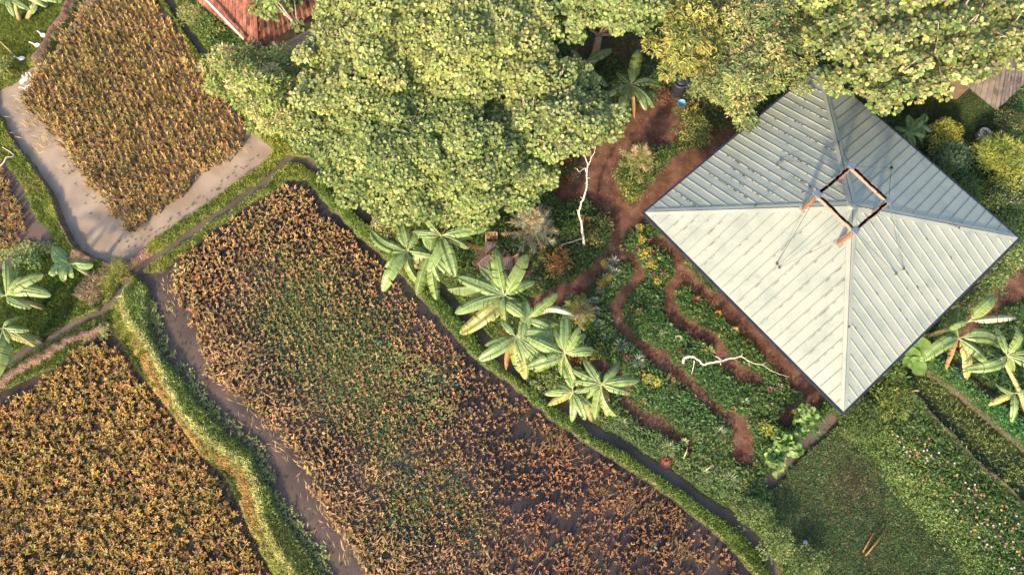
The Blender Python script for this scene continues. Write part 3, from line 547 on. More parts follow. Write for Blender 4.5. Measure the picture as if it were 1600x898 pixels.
tree('mango_tree','yellow-green tree with narrow drooping leaves above the black drum','tree',
    [(1028,-20),(1110,-30),(1135,10),(1120,60),(1112,95),(1085,112),(1060,118),(1030,100),(1020,60),(1030,25)],5.2,3.8,15,.42,100,.2,.075,[(.40,.38,.10),(.30,.32,.08),(.18,.22,.06)],[3,3,2],(1070,50),'q',45,.05,bend=.35)
tree('ornamental_tree','olive green tree flecked with orange young leaves at the upper left eave','tree',
    [(1120,-20),(1270,-60),(1268,60),(1262,110),(1255,140),(1215,150),(1180,175),(1148,200),(1135,170),(1100,150),(1085,125),(1112,95),(1125,50)],5.6,3.6,15,.42,120,.15,.065,[(.19,.26,.09),(.31,.36,.12),(.44,.40,.16),(.14,.20,.075)],[4,3,2,2],(1180,70),'q',70,.05,extra=(.04,(.55,.3,.15)),trr=.18,nb=7)
tree('broadleaf_tree','wide tiered crown of pale rounded leaves overhanging the top corner of the metal roof','tree',
    [(1270,-70),(1640,-90),(1640,70),(1600,88),(1562,98),(1548,118),(1510,122),(1480,158),(1462,128),(1440,150),(1420,162),(1395,168),(1362,155),(1342,135),(1312,150),(1290,138),(1275,110),(1268,60)],6.4,5.4,17,.40,75,.165,.13,[(.30,.35,.11),(.38,.41,.15),(.20,.27,.08),(.13,.19,.06)],[3,3,2,2],(1440,40),'r',80,.10,lay=1.7,trr=.3,nb=18,extra=(.012,(.5,.12,.05)),tip=(.44,.44,.18))

def shrub(name,label,cat,px,py,rpx,h,L,Wd,cols,wts=None,nl=60,shape='q',flat=.8,bend=.15,extra=None,tip=None,mat='leaf'):
    z0=h*.55; c=U(px,py,h*.7); s=mpp(px,py,h*.7); R=rpx*s; g=float(gz(c[0],c[1])); root=thing(name,label,cat,(c[0],c[1],g))
    m=max(4,int((R/.2)**2*1.3)); a=rng.uniform(0,6.28,m); q=np.sqrt(rng.uniform(size=m))*R*.85
    zz=g+h*.35+(h*.65)*np.sqrt(np.clip(1-(q/R)**2,0,1))-.15; Cc=np.stack([c[0]+np.cos(a)*q,c[1]+np.sin(a)*q,zz],-1)
    n=m*nl; ci=np.repeat(np.arange(m),nl); u=rng.normal(size=(n,3)); u[:,2]=np.abs(u[:,2])-.3; u=nrm(u); rr=min(.3,R*.5)
    P=Cc[ci]+u*(rr*rng.uniform(.4,1.1,n))[:,None]*[1,1,flat]; D=nrm(u*[1,1,.4]+rng.normal(size=(n,3))*.5); N=nrm(u*.4+[0,0,1]+rng.normal(size=(n,3))*.35)
    cols=np.array(cols); w_=np.ones(len(cols)) if wts is None else np.array(wts); w_=w_/w_.sum(); cc=cols[rng.choice(len(cols),m,p=w_)]
    C=cc[ci]*(1+.2*rng.normal(size=(n,1)))*(1+.07*rng.normal(size=(n,3)))
    mb=MB(); leaves(mb,P,D,N,L*rng.uniform(.6,1.25,n),Wd*rng.uniform(.7,1.2,n),C,shape=shape,bend=bend)
    if extra: f,c_=extra; q=rng.integers(0,n,int(n*f)); leaves(mb,P[q]+[0,0,.05],rdir(len(q),.4),rdir(len(q),2.),.08,.07,jc(c_,len(q),.15))
    part(mb,'foliage',M[mat],root); mt=MB()
    for k in range(4):
        e=Cc[rng.integers(m)]; mt.tube([[c[0],c[1],g-.05],[(c[0]+e[0])/2,(c[1]+e[1])/2,g+h*.4],e],[.035,.025,.01],(.2,.15,.1),5)
    part(mt,'stem',M['bark'],root,True); return root
def rosette(name,label,cat,px,py,rpx,h,nleaf,wd,c1,c2=None,group=None,parts=True,z=None):
    c=U(px,py,h*.5); R=rpx*mpp(px,py,h*.5); g=float(gz(c[0],c[1])); b=np.array([c[0],c[1],g]); mb=MB(); c2=c1 if c2 is None else c2
    for i in range(nleaf):
        a=i*2.39996+rng.normal()*.15; f=(i+.5)/nleaf; l=R*rng.uniform(.8,1.1); el=1.15*(1-f)+.12; d=np.array([math.cos(a),math.sin(a),0]); s=np.array([-d[1],d[0],0])
        t=np.linspace(0,1,5); rr=l*t*(.45+.55*f**.3); zz=h*(.15+.85*math.sin(el))*np.sin(t*1.9)*.8+.04; ww=wd*np.array([.55,1,.9,.6,.03])/2
        ctr=b+rr[:,None]*d+zz[:,None]*[0,0,1]; V=np.concatenate([ctr-ww[:,None]*s+[0,0,wd*.12],ctr,ctr+ww[:,None]*s+[0,0,wd*.12]]); Fq=[]
        for k in range(4): Fq+=[[k,k+1,k+6,k+5],[k+5,k+6,k+11,k+10]]
        cc=np.array(c1)*(1-f)+np.array(c2)*f; cc=cc*(1+.1*rng.normal()); mb.add(V,Fq,cc)
    o=mb.build(name,M['banana'],loc=tuple(b)); return tag(o,label,cat,group)
def fern(name,label,px,py,h,fronds,c,npin=18,pl=.3,pw=.05,cat='fern'):
    """pinnate fronds; fronds = list of (tip px, tip py)"""
    c0=U(px,py,h); g=float(gz(c0[0],c0[1])); root=thing(name,label,cat,(c0[0],c0[1],g))
    for tx,ty in fronds:
        e=U(tx,ty,h*.75); l=np.linalg.norm(e-c0); t=np.linspace(0,1,npin)[:,None]; mid=(c0+e)/2+[0,0,l*.28]
        P=(1-t)**2*c0+2*t*(1-t)*mid+t*t*e; T=nrm(np.gradient(P,axis=0)); S=nrm(np.cross(T,[0,0,1.])); mb=MB(); mb.tube(P,np.linspace(.014,.004,npin),np.array(c)*1.2,4)
        prof=np.sin(np.linspace(.35,3.0,npin)); 
        for sg in (1,-1): leaves(mb,P[1:],nrm(T*.55+S*sg+[0,0,-.18])[1:],np.tile([0,0,1.],(npin-1,1)),pl*prof[1:],pw,jc(c,npin-1,.12),bend=.2)
        part(mb,'frond',M['banana'],root)
    mt=MB(); mt.tube([[c0[0],c0[1],g-.05],c0-[0,0,.05]],[.06,.045],(.2,.15,.09),7); part(mt,'stem',M['bark'],root,True); return root

# ------------------------------------------------------------------ banana plants
BG=(.23,.35,.12); BY=(.38,.38,.10); BB=(.42,.22,.08); BW=(.52,.55,.42)
def banana(label,px,py,h,tips,base=None,group='banana plants along the ditch',wf=.27,tone=1.0,young=True,rk=(0.,)):
    c0=U(px,py,h); bx=U(base[0],base[1],0)[:2] if base else c0[:2]+rng.normal(size=2)*.1; g=float(gz(bx[0],bx[1])); g=max(g,-.1)
    root=thing('banana_plant',label,'banana plant',(bx[0],bx[1],g),group); b=np.array([bx[0],bx[1],g-.05])
    top=c0-[0,0,.25]; mid=b*.55+top*.45+[0,0,.1]; mt=MB(); tc=np.array([(.30,.26,.13),(.42,.38,.18),(.36,.40,.16),(.33,.42,.17)]); 
    mt.tube([b,b*.75+top*.25+[.0,0,.03],mid,top,c0],[.13,.12,.095,.07,.03],np.array([tc[0],tc[0],tc[1],tc[2],tc[3]]),9); part(mt,'pseudostem',M['bark'],root,True)
    if group=='banana plants along the ditch': tips=tips+[(px+r_*math.cos(a_),py+r_*math.sin(a_),k_) for a_,r_,k_ in zip(rng.uniform(0,6.28,6),(34,30,44,56,48,60),('d','b','g','d','g','g'))]
    for tp in tips:
        tx,ty=tp[:2]; kind=tp[2] if len(tp)>2 else 'g'; dz={'g':-.15,'d':-.7,'y':-.6,'b':-1.0,'w':.1,'u':.35}[kind]
        e=U(tx,ty,max(h+dz,.25)); v=e-c0; l=np.linalg.norm(v); n=20; t=np.linspace(0,1,n)[:,None]
        md=c0*.55+e*.45+[0,0,.22*l+(.12 if dz>-.5 else .05)]; sdv=nrm(np.cross(v,[0,0,1.])); md=md+sdv*l*rng.normal()*.13; P=(1-t)**2*c0+2*t*(1-t)*md+t*t*e; kk=rng.uniform(.45,.8); P[:,2]-=(rng.uniform()<.35)*l*.35*np.clip(t[:,0]-kk,0,1)**1.2
        T=nrm(np.gradient(P,axis=0)); S=nrm(np.cross(T,[0,0,1.])); N=np.cross(S,T)
        col=np.array({'g':BG,'d':(.22,.31,.10),'y':(.33,.34,.10),'b':BB,'w':BW,'u':(.24,.35,.10)}[kind])*rng.uniform(.82,1.15)*tone
        wmax=min(max(wf*1.05*l,.2),.66)*(.55 if kind in 'bw' else 1); fold=rng.uniform(-.6,.3) if kind not in 'bd' else -.9
        mb=MB(); i0=2
        prof=lambda s_: (max(1-max(s_,0)**5,0)**.6)*min(1,max((s_-.07)/.2,0)**.55)
        nseg=44; ts=np.linspace(.09,1,nseg+1)
        for sg in (1,-1):
            tear=0.; V=[];Fq=[];Cc=[];k=0
            shift=0.; drop=0.
            for i in range(nseg):
                if rng.uniform()<.14: shift=rng.uniform(-.012,.02); drop=rng.uniform(-.1,.16); sep=True
                else: sep=False
                a,bq=ts[i]+(.006 if sep else 0),ts[i+1]
                def at(s_): return np.array([np.interp(s_,t[:,0],P[:,q]) for q in range(3)])
                def an(arr,s_): return np.array([np.interp(s_,t[:,0],arr[:,q]) for q in range(3)])
                row=[]
                for s_,ls in ((a,1),(bq,1)):
                    p=at(s_); tt=an(T,s_); ss=an(S,s_); nn=an(N,s_); wv=wmax/2*prof(s_); f=fold-drop
                    sh=tt*wv*(.30+shift*8)
                    if sep and s_==a: sh=sh+tt*.03
                    row+= [p, p+(ss*sg)*wv*.55+sh*.4+nn*wv*.55*(f+.25), p+(ss*sg)*wv+sh+nn*wv*(f-.12)]
                V+=row; Fq+=[[k,k+3,k+4,k+1],[k+1,k+4,k+5,k+2]]; cv=col*(1+.08*rng.normal()); ed=cv*np.array([1.15,1.08,1.1]) if rng.uniform()<.85 else cv*np.array([1.6,.95,.8]); Cc+=[cv*1.05,cv,ed,cv*1.05,cv,ed]; k+=6
            mb.add(np.array(V),np.array(Fq),np.array(Cc))
        mb.tube(P+N*.008,np.linspace(.026,.006,n),np.array((.46,.50,.24))*tone if kind!='b' else (.4,.26,.12),5)
        part(mb,'leaf',M['banana'],root)
    return root
banana('banana plant at the left end of the ditch row, leaves hanging over the bank',637,392,2.3,[(580,360,'g'),(604,382,'g'),(596,453,'g'),(641,436,'d'),(628,425,'b'),(655,352,'g')])
banana('second banana plant from the left in the ditch row, two long leaves hanging down',672,396,2.2,[(641,382,'g'),(651,462,'d'),(682,469,'d'),(688,352,'g'),(700,405,'y')])
banana('banana plant with a brown dried leaf pointing at the wooden chair',690,368,2.4,[(711,433,'g'),(754,384,'b'),(762,356,'g'),(640,362,'g'),(662,332,'u'),(733,388,'g'),(703,424,'d')])
banana('tallest banana plant, its leaves fanning up over the patio table',788,462,2.9,[(716,433,'g'),(774,387,'u'),(823,397,'u'),(836,440,'g'),(699,452,'d'),(711,489,'g'),(750,418,'g'),(717,517,'y')])
banana('banana plant with one pale folded leaf lying across the mulch path',823,499,2.7,[(871,458,'u'),(898,494,'w'),(822,478,'b')])
banana('banana plant with long ribbed leaves drooping toward the ditch below the tallest one',806,526,2.6,[(748,562,'g'),(856,566,'g'),(817,465,'g'),(822,592,'y'),(791,578,'b'),(757,538,'g'),(886,540,'g'),(845,552,'g'),(783,500,'g')])
banana('leaning banana plant with a long bare speckled trunk reaching down to the ditch',882,552,3.0,[(905,511,'u'),(926,551,'g'),(823,572,'g'),(866,511,'g'),(820,522,'g'),(895,578,'d')],base=(925,655))
banana('banana plant spreading over the mulch path at the right end of the ditch row',940,600,2.4,[(984,614,'g'),(968,566,'g'),(894,577,'g'),(964,650,'d'),(905,612,'g')],base=(950,650))
banana('small banana plant with a pale dying leaf on the ditch edge',895,612,1.7,[(856,632,'y'),(894,658,'g'),(868,600,'g'),(925,610,'g')],tone=1.1)
gr_='banana plants beyond the lower right eave'
banana('banana plant with one pale folded leaf, right of the lower right eave',1513,502,2.7,[(1559,459,'u'),(1588,496,'w'),(1480,517,'g')],group=gr_)
banana('banana plant with hanging torn leaves, right of the huge round leaves',1497,528,2.6,[(1440,563,'g'),(1545,567,'g'),(1511,593,'y'),(1479,578,'b'),(1574,538,'g'),(1500,480,'d')],group=gr_)
banana('banana plant with a leaning bare trunk by the right edge of the picture',1573,556,3.0,[(1594,512,'u'),(1620,553,'g'),(1512,575,'g'),(1556,512,'g'),(1585,580,'d'),(1632,590,'g')],base=(1612,655),group=gr_)
banana('small banana plant with a pale spotted leaf at the right edge',1585,614,1.7,[(1547,633,'y'),(1585,659,'g'),(1556,600,'g'),(1615,612,'g')],group=gr_,tone=1.1)
banana('green banana plant forming a star of broad leaves below the brown thicket',985,133,2.0,[(1000,74,'u'),(985,100,'u'),(1036,131,'g'),(1010,173,'g'),(966,186,'g'),(942,152,'g'),(964,113,'g'),(993,182,'b'),(1024,165,'g')],group=None,tone=.72)
banana('dark green banana plant half hidden by the light green tree left of the garden banana',912,98,2.0,[(956,71,'g'),(950,134,'g'),(893,78,'g'),(885,125,'g')],group=None,tone=.72)
gl='banana plants by the left edge'
banana('big banana plant at the left edge with broad upright leaves',10,462,2.3,[(58,450,'g'),(68,429,'u'),(80,462,'g'),(7,405,'u'),(27,420,'g'),(33,432,'u'),(49,481,'g'),(-30,440,'g'),(-25,480,'g')],group=gl)
banana('banana plant at the left edge with yellowed leaves drooping to the ditch',5,512,2.0,[(29,494,'g'),(46,516,'g'),(58,535,'y'),(15,569,'d'),(-20,600,'d'),(-30,530,'g'),(55,541,'y'),(14,536,'g')],group=gl,tone=1.1)
banana('young banana plant with broad pale leaves alone on the bank below the pond',110,413,1.5,[(83,385,'g'),(76,428,'g'),(146,414,'g'),(112,434,'g'),(122,402,'y'),(100,440,'g')],group=None,wf=.5,tone=1.15)
banana('banana plant with pale trunk at the top left, rightmost of that corner',56,-8,2.6,[(98,2,'g'),(72,12,'g'),(48,22,'d'),(40,-30,'g'),(80,-30,'g')],base=(42,28),group=None)
banana('banana plant in the top left corner',18,-4,2.6,[(73,10,'g'),(20,24,'g'),(48,16,'g'),(-20,22,'g'),(0,-40,'g'),(50,-30,'g'),(31,14,'d')],base=(30,30),group=None)

# ------------------------------------------------------------------ the house with the square metal roof
ZE=3.2
E4=[U(*p,ZE) for p in ((1006,328),(1281,107),(1592,372),(1318,643))]
ctr=sum(E4)/4
e1=nrm((E4[3]-E4[0])+(E4[2]-E4[1])); e2=np.array([-e1[1],e1[0],0.]); HS=11.1/2
E4=[ctr-e1*HS-e2*HS, ctr-e1*HS+e2*HS, ctr+e1*HS+e2*HS, ctr+e1*HS-e2*HS]     # left, top, right, bottom corners
APZ=ZE+1.95; AP=ctr+[0,0,APZ-ZE]
def roofmat(name,stain):
    m,n,p,out=base_mat(name)
    t=noise(n,1.1,6); r=ramp(n,t.outputs['Fac'],[(.3,(.315,.355,.305)),(.5,(.38,.41,.35)),(.72,(.425,.445,.375))])
    t2=noise(n,7,6); r2=ramp(n,t2.outputs['Fac'],[(.25,(.80,.78,.74)),(.42,(1,1,1))])
    mx=n.nodes.new('ShaderNodeMix'); mx.data_type='RGBA'; mx.blend_type='MULTIPLY'; mx.inputs[0].default_value=stain
    n.links.new(r.outputs[0],mx.inputs[6]); n.links.new(r2.outputs[0],mx.inputs[7]); n.links.new(mx.outputs[2],p.inputs['Base Color'])
    p.inputs['Roughness'].default_value=.42; p.inputs['Specular IOR Level'].default_value=.6; p.inputs['Metallic'].default_value=.3
    return m
M['roof']=roofmat('pale_coated_metal_roof',.8)
def rockmat(name,c1,c2,sc,rough=.8):
    m,n,p,out=base_mat(name); t=noise(n,sc,6); r=ramp(n,t.outputs['Fac'],[(.35,c1),(.65,c2)]); n.links.new(r.outputs[0],p.inputs['Base Color']); p.inputs['Roughness'].default_value=rough; return m
M['gutter']=rockmat('dark_gutter',(.018,.02,.035),(.03,.035,.06),3,.4); M['steel']=rockmat('blue_grey_steel',(.09,.12,.17),(.14,.18,.24),8,.5)
M['wall']=rockmat('brown_boards',(.10,.07,.05),(.17,.12,.09),2); M['wire']=rockmat('wire',(.05,.05,.05),(.12,.11,.1),3,.5); M['concrete']=rockmat('concrete',(.25,.23,.2),(.36,.33,.3),3)
house=thing('house','house under a square pale metal hip roof with a timber frame on its top','house',(ctr[0],ctr[1],0))
for i in range(4):
    a,b=E4[i],E4[(i+1)%4]; nrm_=nrm(np.cross(b-a,AP-a)); 
    if nrm_[2]<0: nrm_=-nrm_
    mb=MB(); th=np.array([0,0,.06]); mb.add([a,b,AP,a-th,b-th,AP-th],[[0,1,2],[5,4,3]]); mb.F.append(np.array([[0,3,4,1]])+mb.n-6)
    M_=(a+b)/2; up=AP-M_; N_=27
    for k in range(1,N_):
        u=k/N_; p=a+(b-a)*u; q=p+up*2*min(u,1-u); L_=np.linalg.norm(q-p)
        if L_<.4: continue
        s=nrm(b-a); p2=p+nrm(up)*.02; q2=q-nrm(up)*.22; hw=.015; hh=nrm_*.034
        V=[p2-s*hw,p2+s*hw,q2+s*hw,q2-s*hw]; V=V+[v+hh for v in V]; mb.add(V,[[4,5,6,7],[0,4,7,3],[1,2,6,5],[0,1,5,4],[3,7,6,2]])
    part(mb,'roof_panel',M['roof'],house)
for i in range(4):                       # wide flat hip caps
    a=E4[i]; d=nrm(AP-a); mb=MB(); 
    for sg,j in ((1,(i+1)%4),(-1,(i-1)%4)):
        b=E4[j]; s=nrm(b-a); fn=nrm(np.cross(s,d)); fn=fn if fn[2]>0 else -fn; s2=nrm(np.cross(fn,d)); s2=s2 if s2@s>0 else -s2
        wv=.19; A_=[a+fn*.06+d*.15,AP+fn*.06,AP+s2*wv+fn*.055,a+s2*wv*.6+d*.25+fn*.055]; B_=[v-fn*.03 for v in A_]; mb.add(A_+B_,[[0,1,2,3],[2,6,7,3],[0,3,7,4]])
    part(mb,'hip_cap',M['roof'],house)
mb=MB(); mb.lathe(AP-[0,0,.04],[(.0,.11),(.08,.105),(.2,.03),(.22,0)],n=16); part(mb,'apex_cap',M['roof'],house)
for i in range(4):
    a,b=E4[i],E4[(i+1)%4]; o=nrm((a+b)/2-ctr); mb=MB(); d=nrm(b-a); mb.bar(a+o*.045-d*.09-[0,0,.07],b+o*.045+d*.0-[0,0,.07],.09,.12,up=(0,0,1)); part(mb,'gutter',M['gutter'],house)
mb=MB()
for i in range(4):
    q=[ctr+(E4[j]-ctr)*.58 for j in (i,(i+1)%4)]; mb.bar([q[0][0],q[0][1],1.55],[q[1][0],q[1][1],1.55],.15,2.95)
part(mb,'wall',M['wall'],house)
for i in range(4):
    q=[ctr+(E4[j]-ctr)*.58 for j in (i,(i+1)%4)]; o=nrm((q[0]+q[1])/2-ctr)*.09; d=q[1]-q[0]
    for f0,f1,z0,z1,nm in ((.12,.3,1.0,2.1,'window'),(.7,.88,1.0,2.1,'window'),(.44,.56,.1,2.2,'door')):
        p0=q[0]+d*f0+o; p1=q[0]+d*f1+o; mb=MB(); zc_=(z0+z1)/2; mb.bar([p0[0],p0[1],zc_],[p1[0],p1[1],zc_],.05,z1-z0,C=(.08,.06,.045)); part(mb,nm,M['wood'],house)
mb=MB(); mb.box([ctr[0],ctr[1],.04],7.6,7.6,.14,math.atan2(e1[1],e1[0])); part(mb,'floor_slab',M['concrete'],house)
for i in range(4):
    q=ctr+(E4[i]-ctr)*.66; mb=MB(); mb.bar([q[0],q[1],0],[q[0],q[1],3.15],.14,.14,C=(.1,.07,.05)); part(mb,'post',M['wood'],house)
# timber frame carried over the apex
FT=[U(*p,5.98) for p in ((1276,305),(1329,261),(1387,315),(1335,361))]; fc=sum(FT)/4
f1=nrm((FT[3]-FT[0])+(FT[2]-FT[1])); f2=np.array([-f1[1],f1[0],0]); h1=np.linalg.norm(FT[3]-FT[0])/4+np.linalg.norm(FT[2]-FT[1])/4; h2=np.linalg.norm(FT[1]-FT[0])/4+np.linalg.norm(FT[2]-FT[3])/4
FT=[fc-f1*h1-f2*h2,fc-f1*h1+f2*h2,fc+f1*h1+f2*h2,fc+f1*h1-f2*h2]
def roofz(p):
    r=max(abs((p-ctr)@e1),abs((p-ctr)@e2)); return ZE+(APZ-ZE)*(1-r/HS)
fr=bpy.data.objects.new('timber_frame',None); COL.objects.link(fr); fr.parent=house; fr.location=(0,0,6)
WC=(.34,.25,.19)
for i in range(4):
    a,b=FT[i],FT[(i+1)%4]; mb=MB(); mb.bar(a,b,.13,.16,C=WC); part(mb,'beam',M['wood'],fr)
    mb=MB(); N0=20; d=b-a; s=nrm(np.cross(d,[0,0,1]))          # peeling dark strip along the beam's top
    for k in range(N0):
        f=.07+.86*(k+rng.uniform(0,.5))/N0; mb.box(a+d*f+[0,0,.083]+s*rng.uniform(-.02,.03),.14+.14*rng.uniform(),.07+.05*rng.uniform(),.006,math.atan2(d[1],d[0])+rng.normal()*.12,C=jc((.12,.085,.09),1)[0])
    part(mb,'peeling_paint',M['wood'],fr)
    z0=roofz(a); mb=MB(); mb.bar([a[0],a[1],z0-.02],a-[0,0,.08],.12,.16,C=(.26,.14,.08)); part(mb,'post',M['wood'],fr)
    mb=MB(); mb.box(a+[0,0,.10],.25,.25,.04,math.atan2(e1[1],e1[0])+.1); mb.box(a+[0,0,.04],.17,.17,.1,math.atan2(e1[1],e1[0])); part(mb,'corner_plate',M['steel'],fr)
    mb=MB(); mb.box([a[0],a[1],z0+.03],.34,.34,.03,math.atan2(e1[1],e1[0])); part(mb,'flashing',M['roof'],fr)
for (i,px,py) in ((0,1214,258),(0,1180,322),(0,1214,412),(1,1310,222),(1,1220,250),(1,1393,262),(2,1393,262),(2,1412,420),(2,1498,356),(3,1218,418),(3,1400,428),(3,1326,510)):
    e=U(px,py,4.2); 
    for _ in range(4): e=U(px,py,roofz(e)+.05)
    mb=MB(); a=FT[i]+[0,0,.08]; m_=(a+e)/2-[0,0,.03]; mb.tube([a,m_,e],[.011]*3,n=4); mb.box(e,.09,.09,.05); part(mb,'guy_wire',M['wire'],house)
# leaf debris along the ribs; lower-left face streaks also paint in rib shade
mb=MB()
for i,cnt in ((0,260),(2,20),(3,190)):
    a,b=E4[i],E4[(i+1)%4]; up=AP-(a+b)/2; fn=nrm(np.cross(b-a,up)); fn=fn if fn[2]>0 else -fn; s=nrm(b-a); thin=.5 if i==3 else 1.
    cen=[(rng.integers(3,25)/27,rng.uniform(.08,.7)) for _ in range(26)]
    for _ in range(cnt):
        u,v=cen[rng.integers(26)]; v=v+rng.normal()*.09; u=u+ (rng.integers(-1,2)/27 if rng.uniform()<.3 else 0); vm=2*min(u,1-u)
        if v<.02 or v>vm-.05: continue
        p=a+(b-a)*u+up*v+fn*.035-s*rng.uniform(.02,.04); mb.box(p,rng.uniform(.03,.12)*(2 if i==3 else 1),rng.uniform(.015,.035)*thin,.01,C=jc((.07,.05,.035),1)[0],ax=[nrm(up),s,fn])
tag(mb.build('debris_and_rib_shade',M['bark']),'dark leaf debris and painted rib shade along the ribs of the metal roof','debris',kind='stuff')

# ------------------------------------------------------------------ the red tiled roof and the grey shingle roof
def tilemat(name,c1,c2,c3):
    m,n,p,out=base_mat(name); a=n.nodes.new('ShaderNodeAttribute'); a.attribute_name='Col'; t=noise(n,3,6); r=ramp(n,t.outputs['Fac'],[(.3,c1),(.5,c2),(.72,c3)])
    mx=n.nodes.new('ShaderNodeMix'); mx.data_type='RGBA'; mx.blend_type='MULTIPLY'; mx.inputs[0].default_value=1; n.links.new(r.outputs[0],mx.inputs[6]); n.links.new(a.outputs[0],mx.inputs[7]); n.links.new(mx.outputs[2],p.inputs['Base Color']); p.inputs['Roughness'].default_value=.85; return m
M['tile']=tilemat('clay_tiles',(.16,.055,.035),(.25,.095,.06),(.36,.17,.115)); M['shingle']=tilemat('grey_shingles',(.09,.07,.062),(.14,.115,.10),(.19,.16,.14))
def tiled(mb,a,b,c,d,tw,tl,th=.035,k=1.):
    """tiles over quad a-b (eave) to d-c (ridge)"""
    a,b,c,d=map(np.array,(a,b,c,d)); nu=int(np.linalg.norm(b-a)/tw); nv=int(np.linalg.norm((d+c)/2-(a+b)/2)/tl); fn=nrm(np.cross(b-a,d-a)); fn=fn if fn[2]>0 else -fn
    mb.add([a-fn*.03,b-fn*.03,c-fn*.03,d-fn*.03],[[0,1,2,3]],(.5,.5,.5))
    for j in range(nv):
        v0,v1=j/nv,(j+1.08)/nv
        for i in range(nu):
            u0,u1=(i+.04)/nu,(i+.96)/nu; f=lambda u,v:(a*(1-u)+b*u)*(1-v)+(d*(1-u)+c*u)*v
            lift=fn*(th+.012*rng.normal()); g_=fn*.004; q=[f(u0,v0)+lift,f((u0+u1)/2,v0)+lift*1.7,f(u1,v0)+lift,f(u1,v1)+g_,f((u0+u1)/2,v1)+g_+fn*.02,f(u0,v1)+g_,f(u0,v0)-g_,f(u1,v0)-g_]
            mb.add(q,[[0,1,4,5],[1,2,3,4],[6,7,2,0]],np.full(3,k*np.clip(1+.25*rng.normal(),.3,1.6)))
zt=2.7; cr=U(404,80,zt); la=U(300,-6,zt); ra=U(535,-10,zt); dl=nrm(la-cr); dr=nrm(ra-cr)
rh=thing('tiled_house','house with a weathered red clay tile roof at the top edge, half under the trees','house',(cr[0],cr[1]+2,0))
LL=9; up_=np.array([0,0,1.]); apx=cr+dl*3.3+dr*3.3+[0,0,2.2]
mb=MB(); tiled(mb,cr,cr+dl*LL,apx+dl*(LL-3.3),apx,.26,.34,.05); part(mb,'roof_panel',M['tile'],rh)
mb=MB(); tiled(mb,cr+dr*LL,cr,apx,apx+dr*(LL-3.3),.28,.34,.06,k=.62); part(mb,'roof_panel',M['tile'],rh)  # shade of the face turned from the sun is put into the tile colour
mb=MB(); mb.tube([cr+[0,0,.06],apx+[0,0,.08]],[.09,.09],(.8,.8,.8),6); part(mb,'hip_cap',M['tile'],rh)
mb=MB(); q0=U(322,0,3.3); q1=U(382,62,2.95); mb.tube([q0+nrm(q0-q1)*2+[0,0,.3],q0+[0,0,.05],q0*.5+q1*.5+[0,0,.07],q1+[0,0,.05]],[.08]*4,(.62,.45,.38),6); part(mb,'mortar_verge',M['plain'],rh,True)
mb=MB(); w0=cr+(dl+dr)*1.5; 
for k in (dl,dr): mb.bar([w0[0],w0[1],1.3],list((w0+k*8)[:2])+[1.3],.15,2.6)
part(mb,'wall',M['wall'],rh)
for k,nm in ((1.5,'window'),(4.5,'window')):
    for dd_,oo in ((dl,dr),(dr,dl)):
        p0=w0+dd_*k-oo*.1; p1=w0+dd_*(k+1.1)-oo*.1; mb=MB(); mb.bar([p0[0],p0[1],1.6],[p1[0],p1[1],1.6],.06,1.1,C=(.1,.08,.06)); part(mb,nm,M['wood'],rh)
aw=thing('timber_awning','grey weathered timber awning between the red roof and the pale tree','awning',tuple(U(455,68,1.8)*[1,1,0]))
a_,b_=U(432,72,2.2),U(565,-2,2.2); dd=nrm(b_-a_); pr=np.array([dd[1],-dd[0],0])
for k in range(4):
    mb=MB(); mb.bar(a_+pr*(.15+k*.17)+[0,0,-.03*k],b_+pr*(.15+k*.17)+[0,0,-.03*k],.155,.03,C=((.42,.33,.25),(.35,.29,.24),(.45,.36,.22),(.3,.27,.25))[k]); part(mb,'plank',M['wood'],aw)
for q in (a_+pr*.4+dd*.2,b_+pr*.4-dd*.2):
    mb=MB(); mb.bar([q[0],q[1],0],[q[0],q[1],2.1],.08,.08,C=(.2,.15,.1)); part(mb,'post',M['wood'],aw)
cr=U(1556,172,2.6); la=U(1490,118,2.6); ra=U(1640,92,2.6); dl=nrm(la-cr); dr=nrm(ra-cr); dr=nrm(dr-dl*(dr@dl)*.9)
sh=thing('shingle_house','low building with a brown grey shingle hip roof behind the wide tiered tree','house',(cr[0],cr[1]+2,0)); apx=cr+dl*2.6+dr*2.6+[0,0,1.9]; LL=7
mb=MB(); tiled(mb,cr,cr+dl*LL,apx+dl*(LL-2.6),apx,.3,.22,.02); part(mb,'roof_panel',M['shingle'],sh)
mb=MB(); tiled(mb,cr+dr*LL,cr,apx,apx+dr*(LL-2.6),.3,.22,.02); part(mb,'roof_panel',M['shingle'],sh)
mb=MB(); mb.tube([cr+[0,0,.04],apx+[0,0,.05]],[.07,.07],(1.3,1.2,1.1),6); part(mb,'hip_cap',M['shingle'],sh)
mb=MB(); w0=cr+(dl+dr)*1.6
for k in (dl,dr): mb.bar([w0[0],w0[1],1.25],list((w0+k*2.2)[:2])+[1.25],.15,2.5)
part(mb,'wall',M['wall'],sh)
mb=MB(); p0=w0+dl*.7-dr*.1; p1=w0+dl*1.7-dr*.1; mb.bar([p0[0],p0[1],1.1],[p1[0],p1[1],1.1],.06,2.0,C=(.1,.07,.05)); part(mb,'door',M['wood'],sh)

